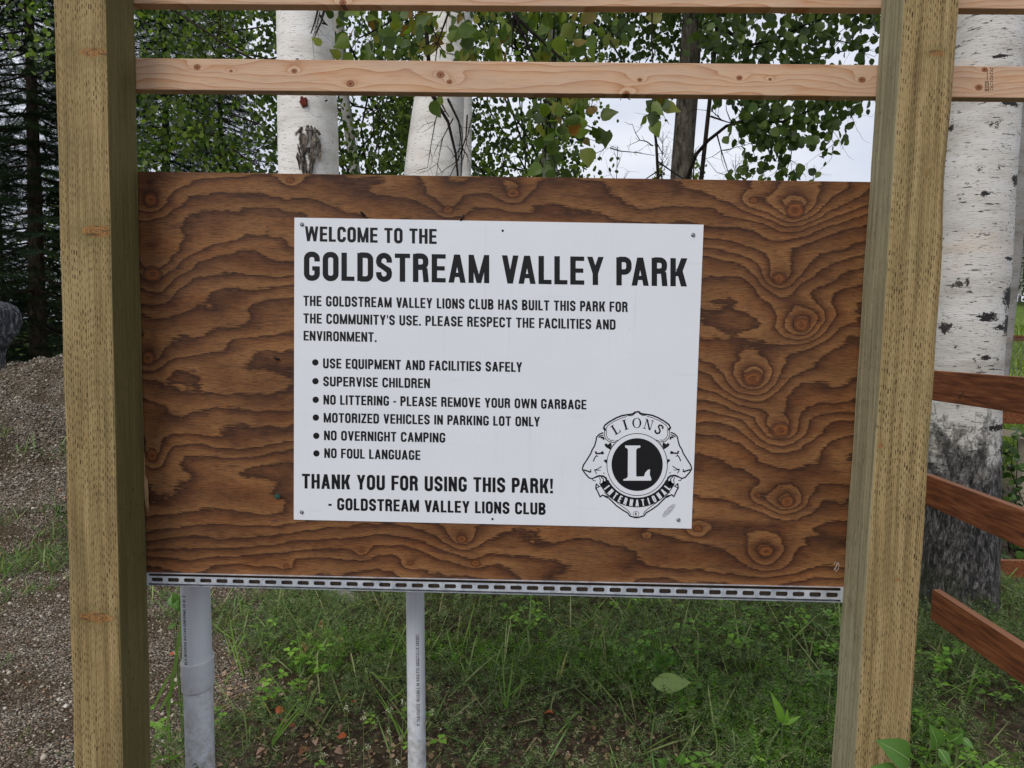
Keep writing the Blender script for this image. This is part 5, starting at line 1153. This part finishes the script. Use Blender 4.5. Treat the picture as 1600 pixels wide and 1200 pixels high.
# ------------------------------------------------------------------ ground cover
def frond(seed, n=8, curl=.3):          # feathery leaf, length 1 along +Y, arching
    rg = np.random.default_rng(seed); v = []; f = []
    def yz(t): return t, curl*sin(t*2.2)-.2*t*t
    for k in range(n):
        t = (k+.6)/n; y_, z_ = yz(t); l_ = (.27*sin(pi*(.15+.8*t))+.03)*rg.uniform(.55, 1.35)
        for s_ in (-1, 1):
            i = len(v); d = rg.uniform(-.16, .20); v += [(0, y_-.04, z_), (0, y_+.035, z_+.005), (s_*l_, y_+l_*.55, z_+d)]; f.append((i, i+1, i+2))
    i = len(v); y1, z1 = yz(.5); y2, z2 = yz(1.); v += [(-.012,0,0),(.012,0,0),(.01,y1,z1),(-.01,y1,z1),(0,y2,z2)]; f += [(i,i+1,i+2),(i,i+2,i+3),(i+3,i+2,i+4)]
    return np.array(v), np.array(f)
def tuftleaf(seed):                     # small clover like leaflets on a stalk
    rg = np.random.default_rng(seed); v = [(-.01,0,0),(.01,0,0),(0,.1,.75)]; f = [(0,1,2)]
    for k in range(3):
        a_ = 2.1*k+rg.uniform(-.3, .3); d = np.array([cos(a_), sin(a_)]); q = np.array([-d[1], d[0]]); i = len(v)
        for (r_, w_, h_) in ((.02,0,.75),(.22,.17,.80),(.42,0,.74),(.22,-.17,.80)): v.append((d[0]*r_+q[0]*w_, .1+d[1]*r_+q[1]*w_, h_))
        f += [(i,i+1,i+2),(i,i+2,i+3)]
    return np.array(v), np.array(f)
def blade(seed, n=5, bend=.6, wd=.035):
    v = []; f = []
    for k in range(n):
        t = k/(n-1); a_ = bend*t*1.6; y_ = sin(a_)/1.6/max(bend,.05)*1. if bend > .05 else 0; z_ = t*cos(a_*.7); w_ = wd*(1-t**2)*(.6+.8*min(1, t*3)); v += [(-w_, y_, z_), (w_, y_, z_)]
    for k in range(n-1): i = 2*k; f += [(i,i+1,i+3),(i,i+3,i+2)]
    return np.array(v), np.array(f)
mcov = leafmat('feathery_weeds', [lin(44,64,34), lin(74,100,52), lin(104,130,70), lin(148,160,110), lin(84,120,50), lin(52,72,38), lin(150,146,112), lin(96,124,60), lin(48,68,34)], .30, .6)
mbri = leafmat('bright_fern', [lin(98,144,48), lin(122,170,60), lin(144,186,72)], .35, .5)
mgra = leafmat('grass_blades', [lin(70,104,48), lin(94,130,60), lin(116,148,74), lin(144,166,104), lin(160,150,112)], .3, .5)
def green_prob(x_, y_):
    g = 1/(1+np.exp(-((x_-.05*(y_-2.3))+1.22+(vnoise(x_*2.4, y_*2.4, 9)-.5)*.7)/.08))
    bare = np.where((vnoise(x_*3.1, y_*3.1, 15) > .62) & (y_ < 3.0), .22, 1.)
    soil = 1-.97*np.exp(-np.abs((x_+.62)/.52)**3-np.abs((y_-2.35)/.33)**3)-.6*np.exp(-((x_-.35)/.3)**2-((y_-2.75)/.16)**2)
    return g*bare*np.clip(soil, .05, 1)
def tilt_up(n, lo=.3, hi=1.2):          # template +Y leans upward by an angle
    az = rng.uniform(0, 2*pi, n); e = rng.uniform(lo, hi, n); roll = rng.normal(0, .35, n)
    y_ = np.stack([np.cos(az)*np.cos(e), np.sin(az)*np.cos(e), np.sin(e)], 1); x0 = np.stack([-np.sin(az), np.cos(az), np.zeros(n)], 1); z0 = np.cross(x0, y_); z0 = -z0*np.sign(z0[:,2:3]+1e-9)*-1
    x_ = x0*np.cos(roll)[:,None]+z0*np.sin(roll)[:,None]; z_ = np.cross(x_, y_); return np.stack([x_, y_, z_], 2)
def field(name, tmpls, n, xr, yr, smin, smax, mat, prob, lo=.1, hi=1.1, lift=.0, upright=False):
    x_ = rng.uniform(*xr, n); y_ = rng.uniform(*yr, n); k = rng.random(n) < prob(x_, y_); x_, y_ = x_[k], y_[k]; parts = []; m = len(x_)
    z_ = hgt(x_, y_)+rng.random(m)**1.5*lift*np.clip(vnoise(x_*2.2, y_*2.2, 21)*1.6, .2, 1.4)
    for q, tp in enumerate(tmpls):
        s_ = np.arange(m) % len(tmpls) == q; c_ = s_.sum(); R = rotmats(c_, .35) if upright else tilt_up(c_, lo, hi)
        parts.append(scatter(*tp, np.stack([x_[s_], y_[s_], z_[s_]], 1), R, rng.uniform(smin, smax, c_)))
    o = link(name, mesh_np(name, *merge(parts)), mat); tag(o, kind='stuff'); return o
fr_ = [frond(s, 6, .15+.16*(s % 4)) for s in range(10)]; cl_ = [tuftleaf(s) for s in range(4)]; bl_ = [blade(s, 6, .25+.22*s, .022) for s in range(5)]
o = field('ground_cover', fr_, 70000, (-2., 3.2), (2.05, 6.0), .022, .075, mcov, green_prob, -.2, 1.3, .22); tag(o, 'low feathery weeds and moss covering the soil beneath the board', 'ground cover')
o = field('ground_cover', fr_, 9000, (-1.0, 2.6), (2.05, 3.4), .04, .08, mbri, lambda x_, y_: green_prob(x_, y_)*(vnoise(x_*2.1, y_*2.1, 33) > .6), 0., 1.1, .10); tag(o, 'patches of bright green ferny weeds nearest the camera', 'ground cover')
o = field('ground_cover', cl_, 6500, (-2., 3.2), (2.05, 5.5), .05, .10, mbri, lambda x_, y_: green_prob(x_, y_)*(vnoise(x_*3.1, y_*3.1, 61) > .62), upright=True, lift=.1); tag(o, 'small three lobed leaves in patches among the weeds', 'ground cover')
o = field('grass', [blade(s+30, 7, .5+.2*s, .013) for s in range(5)], 1300, (-1.4, 3.2), (2.5, 5.2), .14, .30, leafmat('pale_blades', [lin(110,136,70), lin(136,156,92), lin(160,168,116), lin(176,162,122)], .35, .5), lambda x_, y_: green_prob(x_, y_)*(vnoise(x_*1.5, y_*1.5, 71) > .42), upright=True, lift=.05); tag(o, 'long pale arching grass blades standing out of the weeds', 'grass')
o = field('ground_cover', [blade(s+60, 4, .9+.3*s, .008) for s in range(4)], 4500, (-2., 3.2), (2.05, 5.), .04, .12, leafmat('dead_stems', [lin(120,104,76), lin(150,132,100), lin(96,80,58)], .1, .8), green_prob, upright=True, lift=.08); tag(o, 'dry straw coloured stems tangled in the weeds', 'ground cover')
o = field('grass', bl_, 5200, (-1.2, 3.2), (2.1, 6.2), .05, .17, mgra, lambda x_, y_: green_prob(x_, y_)*(.25+.75*(vnoise(x_*1.7, y_*1.7, 41) > .5)), lift=.05, upright=True); tag(o, 'thin grass blades scattered through the weeds under the sign', 'grass')
o = field('grass', bl_, 7000, (-5.2, -1.0), (3.2, 5.5), .05, .16, mgra, lambda x_, y_: ((vnoise(x_*1.6, y_*1.6, 52) > .56) | (np.abs(y_-4.75+.25*np.sin(x_*3)) < .33))*1.3*(vnoise(x_*6, y_*6, 5) > .35), upright=True); tag(o, 'small grass tufts on the gravel left of the left post', 'grass')
o = field('grass', fr_, 11000, (-5.2, -1.0), (3.0, 5.5), .04, .09, mcov, lambda x_, y_: ((vnoise(x_*1.6, y_*1.6, 52) > .6) | (np.abs(y_-4.8+.25*np.sin(x_*3)) < .36))*1.2*(vnoise(x_*6, y_*6, 5) > .35), 0, 1.1, .03); tag(o, 'weeds creeping over the foot of the gravel mound', 'grass')
o = field('grass', [blade(s, 3, .4, .04) for s in range(3)], 16000, (4.5, 16), (8.5, 20), .12, .35, leafmat('field_grass', [lin(90,112,44), lin(118,138,56), lin(138,150,72)], .3, .6), lambda x_, y_: np.full_like(x_, .8), upright=True); tag(o, 'tall green grass in the field behind the wire fence', 'grass')
# bushy leaves at the right behind the stout trunk
def bush(name, pos, tmpl, size, mat, lab, cat, base, grp=None):
    r = thing(name, base, lab, cat, grp); single_leaves(pos[:290], tmpl, size, mat, r, base, flat=True); return r
mshr = leafmat('shrub_leaves', [lin(48,72,34), lin(64,92,44), lin(82,110,54), lin(100,124,70)], .3, .45, True)
ptsS = []
for u, v, n_s in ((1570,700,26),(1585,740,30),(1572,775,26),(1595,800,22),(1575,880,26),(1590,850,26),(1575,930,16),(1596,680,14),(1560,720,10),(1600,900,20),(1640,750,60),(1640,860,60)):
    ptsS.append(at(u, v, random.uniform(4.9, 5.4))+rng.normal(0, .055, (n_s, 3)))
bs = at(1600, 880, 5.1); bs[2] = 0.; rS = bush('shrub', np.concatenate(ptsS), lr, .06, mshr, 'green broad leaved shrub filling the gap right of the stout birch base', 'shrub', bs)
mb = MB()
for k in range(12): q = ptsS[k]; twigs(mb, jit_line(bs+[random.uniform(-.1,.1), random.uniform(-.1,.1), -.05], q[0], 4, .02), .006, 1, 3, .15)
mb.build('stem', mtwig, rS, bs)
# individual plants
def leaf_big(n=9, wd=.30, fold=.12, tooth=0.):
    v = []; f = []
    for k in range(n+1):
        t = k/n; w_ = wd*sin(pi*t**.8)*(1+tooth*(1 if k % 2 else -1)) if 0 < k < n else 0.004; z_ = .25*t-.45*t*t; v += [(-w_, t, z_+fold*w_*2), (0, t, z_), (w_, t, z_+fold*w_*2)]
    for k in range(n): i = 3*k; f += [(i,i+1,i+4),(i,i+4,i+3),(i+1,i+2,i+5),(i+1,i+5,i+4)]
    return np.array(v), np.array(f)
mbig = leafmat('broad_leaf', [lin(72,112,48), lin(92,134,60), lin(104,146,72)], .35, .4); mdock = leafmat('dock_leaf', [lin(150,176,104), lin(164,188,116)], .3, .5)
vein = plain('leaf_vein', lin(150,170,110), .5); gstem = plain('green_stem', lin(84,104,56), .6)
def orient(d, up=(0, 0, 1)):
    y_ = np.array(d, float); y_ /= np.linalg.norm(y_); x_ = np.cross(y_, up); x_ /= np.linalg.norm(x_); return np.stack([x_, y_, np.cross(x_, y_)], 1)
def plant(name, u, v, Yp, leaves, lab, cat='plant', grp=None, mat=None, hh=.17):
    if Yp is None: Yp = gY(leaves[0][0], leaves[0][1], hh)
    b = at(u, v, Yp); g = float(hgt(b[0], b[1])); base = np.array([b[0], b[1], g]); r = thing(name, base, lab, cat, grp); mat = mat or mbig; st_ = MB()
    for (lu, lv, tu, tv_, wd) in leaves:
        A_, B_ = at(lu, lv, Yp), at(tu, tv_, Yp-.03); L_ = np.linalg.norm(B_-A_); V, T = leaf_big(9, wd); R = orient(B_-A_, (0, -.85, .5)); W_ = (V*L_)@R.T+A_
        o = link('leaf', mesh_np('leaf', W_-base, T, True), mat, r, base)
        vb = MB(); vb.tube([(V[3*k+1]*L_)@R.T+A_+R[:,2]*.0008 for k in range(0, 9, 2)], np.linspace(.0011, .0004, 5), 4); vb.build('midrib', vein, o, base)
        o2 = C.objects[-1]; 
        st_.tube([base, (base*.4+A_*.6), A_], [.003,.0025,.0015], 5)
    st_.build('stem', gstem, r, base); return r
def fixchild():
    for o in C.objects:
        pass
plant('seedling', 1410, 1250, 1.76, [(1421,1188,1380,1160,.32),(1405,1200,1436,1214,.26),(1400,1212,1370,1200,.3)], 'broad leaved seedling touching the foot of the right post', grp='broad leaved seedlings by the right post')
plant('seedling', 1475, 1240, 1.9, [(1463,1170,1460,1138,.3),(1466,1170,1486,1198,.32),(1485,1158,1504,1148,.34),(1500,1152,1523,1170,.26),(1498,1152,1505,1141,.25),(1470,1200,1480,1225,.3)], 'upright seedling with oval leaves right of the right post', grp='broad leaved seedlings by the right post')
plant('dock_plant', 1018, 1072, None, [(1018,1068,1080,1066,.24)], 'single large pale leaf lying on the weeds below the sign', mat=mdock)
plant('seedling', 1034, 1055, None, [(1034,1040,1028,1028,.3),(1036,1040,1044,1022,.3),(1034,1036,1024,1022,.3),(1036,1032,1054,1028,.3),(1032,1044,1040,1052,.3),(1030,1040,1018,1048,.3)], 'small seedling with heart shaped leaves above the large pale leaf')
plant('seedling', 1066, 1190, None, [(1060,1192,1068,1180,.3),(1040,1196,1030,1188,.3)], 'small round leaved seedling at the bottom edge of the picture')
plant('dandelion', 1222, 1134, None, [(1222,1130,1210,1087,.12),(1224,1132,1232,1112,.14),(1222,1132,1250,1120,.12)], 'upright toothed yellow green leaf in the weeds left of the right post', mat=mbri)
plant('bindweed', 283, 960, 2.5, [(268,930,276,952,.35),(282,945,270,928,.3),(286,960,284,944,.3),(275,975,262,982,.28)], 'bright green leaves between the left post and the thick conduit')
def grass_clump(u, v, Yp, specs, lab, mat=None, wd=.008):
    k_ = Yp; Yp = gY(specs[0][0][0][0], specs[0][0][0][1], .02) if Yp > 2.2 else Yp; k_ = Yp/k_; specs = [(p_, w_*k_) for p_, w_ in specs]
    b = at(u, v, Yp); base = np.array([b[0], b[1], float(hgt(b[0], b[1]))]); r = thing('grass_clump', base, lab, 'grass', 'tall grass clumps'); 
    for (pts, w_) in specs:
        P = [at(a_, c_, Yp+.02*i) for i, (a_, c_) in enumerate(pts)]; P[0] = base if P[0][2] < base[2]+.02 else P[0]; V = []; T = []
        tt = np.linspace(0, 1, 9); Q = []
        for t in tt:
            s_ = t*(len(P)-1); i = min(int(s_), len(P)-2); f_ = s_-i; p0, p1, p2, p3 = P[max(i-1,0)], P[i], P[i+1], P[min(i+2, len(P)-1)]
            Q.append(.5*((2*p1)+(-p0+p2)*f_+(2*p0-5*p1+4*p2-p3)*f_**2+(-p0+3*p1-3*p2+p3)*f_**3))
        for k, q in enumerate(Q):
            d = Q[min(k+1, 8)]-Q[max(k-1, 0)]; s_ = np.cross(d, [.15, 1, .2]); s_ /= np.linalg.norm(s_)+1e-9; ww = w_*(1-tt[k]**2.2)*(.5+min(.5, tt[k]*2))+.0003; V += [q-s_*ww, q-np.array([0, -.3*ww, 0]), q+s_*ww]
        for k in range(8): i = 3*k; T += [(i,i+1,i+4),(i,i+4,i+3),(i+1,i+2,i+5),(i+1,i+5,i+4)]
        link('blade', mesh_np('blade', np.array(V)-base, np.array(T), True), mat or mgra2, r, base)
mgra2 = leafmat('broad_grass', [lin(104,142,62), lin(126,164,74), lin(146,180,92)], .35, .45)
grass_clump(270, 1090, 2.13, [([(262,1110),(275,1030),(285,975)], .006), ([(262,1110),(280,1000),(284,972),(300,985),(313,1030),(314,1048)], .0055), ([(240,1105),(262,1060),(276,1050)], .004), ([(250,1110),(270,1075),(282,1062)], .004), ([(265,1160),(262,1105),(275,1099),(295,1108),(307,1130),(313,1152)], .005), ([(258,1190),(280,1180),(305,1172),(322,1166)], .004), ([(236,1190),(262,1182),(290,1196)], .004)], 'long arching grass leaves curling in front of the thick conduit')
grass_clump(375, 1080, 2.6, [([(380,1060),(366,1005),(357,955)], .004), ([(370,1040),(362,1010),(352,990)], .003), ([(362,1005),(384,1020),(386,1045)], .004), ([(380,1090),(352,1070),(362,1052),(382,1046)], .004), ([(366,1000),(345,985),(335,975)], .003), ([(372,1010),(385,990),(388,1003)], .003)], 'branching grass stem right of the thick conduit')
grass_clump(475, 1060, 2.7, [([(478,1050),(470,1020),(462,982)], .004), ([(478,1052),(500,1030),(478,1060),(462,1058)], .003), ([(480,1020),(505,1036),(532,1052)], .004), ([(478,1028),(500,1050),(515,1060)], .004), ([(480,1026),(488,1052),(502,1062)], .004), ([(476,1030),(460,1055),(455,1064)], .003)], 'spreading pale grass blades below the left part of the board')
grass_clump(425, 1150, 2.45, [([(415,1160),(440,1130),(470,1090)], .004), ([(430,1158),(452,1130),(480,1098)], .004), ([(422,1160),(450,1125),(485,1092)], .003), ([(400,1180),(430,1150),(462,1112)], .003)], 'sheaf of slanting green blades at the lower left of the weeds')
grass_clump(790, 1110, 2.6, [([(790,1108),(787,1060),(784,1018)], .003), ([(792,1108),(798,1062),(802,1022)], .003), ([(791,1108),(795,1075),(800,1052)], .003), ([(790,1106),(782,1078),(778,1050)], .003), ([(800,1090),(815,1068),(830,1050)], .0025), ([(792,1090),(820,1066),(836,1064)], .0025)], 'upright bright tuft of grass below the middle of the sign')
grass_clump(610, 1120, 2.5, [([(630,1160),(605,1105),(580,1068)], .003), ([(625,1150),(612,1120),(592,1092)], .004), ([(632,1150),(640,1120),(606,1110)], .004), ([(585,1055),(605,1060),(632,1056)], .0035), ([(608,1095),(622,1085),(634,1073)], .003), ([(620,1185),(612,1160),(604,1130)], .004), ([(633,1155),(620,1130),(602,1115)], .004)], 'drooping grass blades just left of the thin conduit')
grass_clump(1180, 1070, 2.8, [([(1178,1065),(1186,1035),(1208,1020)], .008), ([(1178,1060),(1192,1030),(1225,1000)], .004), ([(1180,1050),(1210,1035),(1242,1022)], .004), ([(1176,1064),(1168,1010),(1174,992)], .003), ([(1172,1072),(1200,1072),(1232,1095)], .004), ([(1180,1055),(1200,1050),(1222,1064)], .003), ([(1160,1068),(1150,1040),(1152,1020)], .003)], 'broad arching grass clump left of the foot of the right post')
grass_clump(930, 1080, 2.9, [([(900,1040),(940,990),(966,935)], .003), ([(840,1020),(900,985),(945,950)], .003), ([(850,1010),(880,985),(920,985)], .003), ([(900,1080),(935,1065),(968,1045)], .004), ([(895,1082),(918,1066),(928,1050)], .004), ([(960,1030),(965,990),(975,965)],.003)], 'long thin blades reaching up to the metal channel under the sign')
grass_clump(1500, 1090, 2.7, [([(1510,1092),(1520,1060),(1530,1032)], .004), ([(1510,1085),(1490,1072),(1465,1066)], .004), ([(1510,1085),(1530,1066),(1552,1078)], .004), ([(1512,1085),(1540,1052),(1552,1050)], .003), ([(1508,1115),(1510,1095),(1512,1085)], .004), ([(1500,1110),(1485,1100),(1470,1102)],.0035)], 'grass clump on the mossy ground right of the right post')
# little white flowers
mfl = leafmat('cream_petals', [lin(196,200,170), lin(216,216,196)], .3, .6); mst = plain('flower_stem', lin(120,132,84), .7)
FL = [(541,1105,549,1200,'at the left of the row below the board'),(567,1122,568,1200,'second from the left below the board'),(545,1158,549,1210,'lower one in front of the leftmost stem'),(606,1110,612,1200,'taller one beside the drooping grass'),(630,1099,626,1200,'just left of the thin conduit'),(574,1168,580,1210,'with a wide head near the bottom edge'),(675,1112,640,1185,'leaning right of the thin conduit'),(648,1130,640,1185,'in front of the thin conduit'),(607,1142,610,1205,'small one among the grass blades'),(505,1180,508,1220,'at the bottom left of the row'),(622,1190,628,1225,'at the foot of the thin conduit')]
for u, v, bu, bv, w_ in FL:
    yf = gY(bu, min(bv, 1200), 0.); A_ = at(u, v, yf-.02); B_ = at(bu, bv, yf); g = np.array([B_[0], B_[1]+.02, float(hgt(B_[0], B_[1]))]); r = thing('flowering_weed', g, 'cream flowered weed, '+w_, 'wildflower', 'small cream flowering weeds'); mb = MB(); mb.tube([g, B_, (A_+B_)/2+np.array([.002,0,0]), A_], [.0014,.0012,.001,.0008], 5); 
    q = rng.normal(0, .006, (16, 3))+A_; 
    for p in q[:8]: mb.tube([A_-[0,0,.008], p], [.0005,.0004], 3)
    mb.build('stem', mst, r, g); V, T = scatter(*lq, q, rotmats(16, 1.), rng.uniform(.005, .008, 16)); link('flower_head', mesh_np('flower_head', V-g, T), mfl, r, g)
# buff seed heads
mse = leafmat('seed_head', [lin(176,134,98), lin(196,156,120), lin(206,196,160)], .2, .7)
for (u, v, du, dv, lab) in ((500,975,14,20,'faded pink seed head of grass just below the metal channel'),(505,1005,16,28,'faded pink seed head lower down in the weeds'),(478,1008,-8,28,'cream flower spray in the weeds below the left part of the board'),(528,995,8,20,'pale seed spray beside the pink ones')):
    yq = gY(u, v+30, .0); A_ = at(u, v, yq); g = np.array([A_[0]-.1, A_[1]+.05, float(hgt(A_[0], A_[1]))]); r = thing('seed_head', g, lab, 'grass seed head', 'seed heads in the weeds'); mb = MB(); mb.tube([g, A_+[-.05,0,.03], A_], [.0012,.001,.0008], 4); mb.build('stem', mst, r, g)
    q = np.array([A_+(at(u+du, v+dv, yq-.02)-A_)*t for t in rng.random(40)])+rng.normal(0, .007, (40, 3)); V, T = scatter(*lq, q, hang_rot(40, .4), rng.uniform(.012, .024, 40)); V2 = V; link('spikelets', mesh_np('spikelets', V2-g, T), mse, r, g)
# fallen leaves
mfal = [plain('dry_leaf_orange', lin(160,82,44), .7, var=.25, vs=60), plain('dry_leaf_tan', lin(160,130,108), .8, var=.25, vs=60), plain('dry_leaf_brown', lin(112,72,50), .8, var=.25, vs=60)]
FLV = [(534,1157,0),(551,1101,0),(493,1168,1),(533,1145,1),(408,1177,1),(440,1010,2),(530,1178,1),(679,1154,1),(686,1160,1),(438,1113,0),(475,1180,2),(857,1112,0),(1489,1128,1),(1455,1000,2),(395,1100,2),(418,1176,1),(266,1020,0),(455,1140,2),(500,1115,1)]
lbl = ['bright orange','tan','brown']; where = ['near the tall grass left of the thin conduit','under the drooping weeds','in the soil at the bottom centre left','above the bright orange one','by the foot of the thick conduit','high in the weeds near the thick conduit','at the bottom edge left of the flowers','right of the thin conduit','touching its neighbour right of the thin conduit','in the weeds below the grass sheaf','at the very bottom left of the soil patch','below the middle of the board','on the moss right of the right post','high on the moss right of the right post','by the coupling of the thick conduit','beside the pale one near the thick conduit','between the left post and the thick conduit','on the bare soil patch','on bare soil under the flowers']
for (u, v, k), wh in zip(FLV, where):
    d = FW+RT*((u-800)/F)-UP*((v-600)/F); p = CAM+d*(1.56/-d[2]); p[2] = float(hgt(p[0], p[1]))+.045; V, T = leaf_big(7, .36, .3); V[:,1] -= .5; R = rotmats(1, .5)[0]; V = V@R.T*random.uniform(.03, .045); o = link('fallen_leaf', mesh_np('fallen_leaf', V, T, True), mfal[k], None, p); tag(o, 'small '+lbl[k]+' fallen leaf '+wh, 'fallen leaf', 'fallen leaves on the ground')
def litter(n):
    x_ = rng.uniform(-1.35, .7, n); y_ = rng.uniform(2.1, 3.3, n); k = rng.random(n) < np.clip(1.05-green_prob(x_, y_), .04, 1); x_, y_ = x_[k], y_[k]
    tv = np.array([(-.5,-.2,0),(.1,-.42,.12),(.5,.05,0),(.15,.4,.1),(-.35,.3,.02)]); tf = np.array([(0,1,2),(0,2,3),(0,3,4)])
    V, T = scatter(tv, tf, np.stack([x_, y_, hgt(x_, y_)+.006], 1), rotmats(len(x_), .5), .006+.022*rng.random(len(x_))**2.5); return mesh_np('leaf_litter', V, T)
o = link('leaf_litter', litter(5200), leafmat('litter', [lin(96,76,58), lin(128,104,80), lin(150,120,92), lin(176,150,124), lin(122,88,62), lin(190,168,146)], .1, .8)); tag(o, 'bits of dry leaf and wood chips strewn over the bare soil', 'leaf litter', kind='stuff')
# bark covered log end under the channel
lg = at(530, 952, 4.0); lg[2] = float(hgt(lg[0], lg[1])); mb = MB(); mb.tube([at(500, 938, 4.05), at(530, 932, 4.), at(562, 940, 3.95)], [.045,.05,.04], 18, wob=.08)
o = mb.build('log', birchbark('log_bark', -3, 1.2, 70), None, lg, smooth=True); tag(o, 'short birch log with peeling bark on the ground just under the metal channel', 'log')
rk = at(1135, 1062, 2.9); mb = MB(); V, T = stone_tmpl(3); rk[2] = float(hgt(rk[0], rk[1]))+.06
me = mesh_np('rock', V*.11, T); o = link('rock', me, plain('grey_rock', lin(112,106,100), .9, var=.3, vs=40), None, rk); tag(o, 'flat grey rock showing through the weeds left of the right post', 'rock')
ms_ = o.modifiers.new('sub', 'SUBSURF'); ms_.levels = ms_.render_levels = 2
# pale plank lying behind the shrub
pk = at(1590, 682, 6.5); mb = MB(); a0, a1 = at(1550, 668, 6.6), at(1700, 692, 6.4); mb.hexa([a0+[0,0,-.06], a1+[0,0,-.06], a1+[0,.06,-.06], a0+[0,.06,-.06], a0, a1, a1+[0,.06,0], a0+[0,.06,0]])
mb.box((a0[0]+.3, a0[1]-.02, 0), (a0[0]+.38, a0[1]+.08, a0[2]-.06)); mb.box((a1[0]-.1, a0[1]-.1, 0), (a1[0]-.02, a0[1]+.0, a1[2]-.05))
o = mb.build('wooden_rail', plain('grey_plank', lin(150,140,122), .85, var=.2, vs=15), None, pk); tag(o, 'weathered grey low rail seen past the stout birch at the right edge', 'rail')
print('tris', sum(len(m_.polygons) for m_ in bpy.data.meshes), 'objects', len(C.objects))
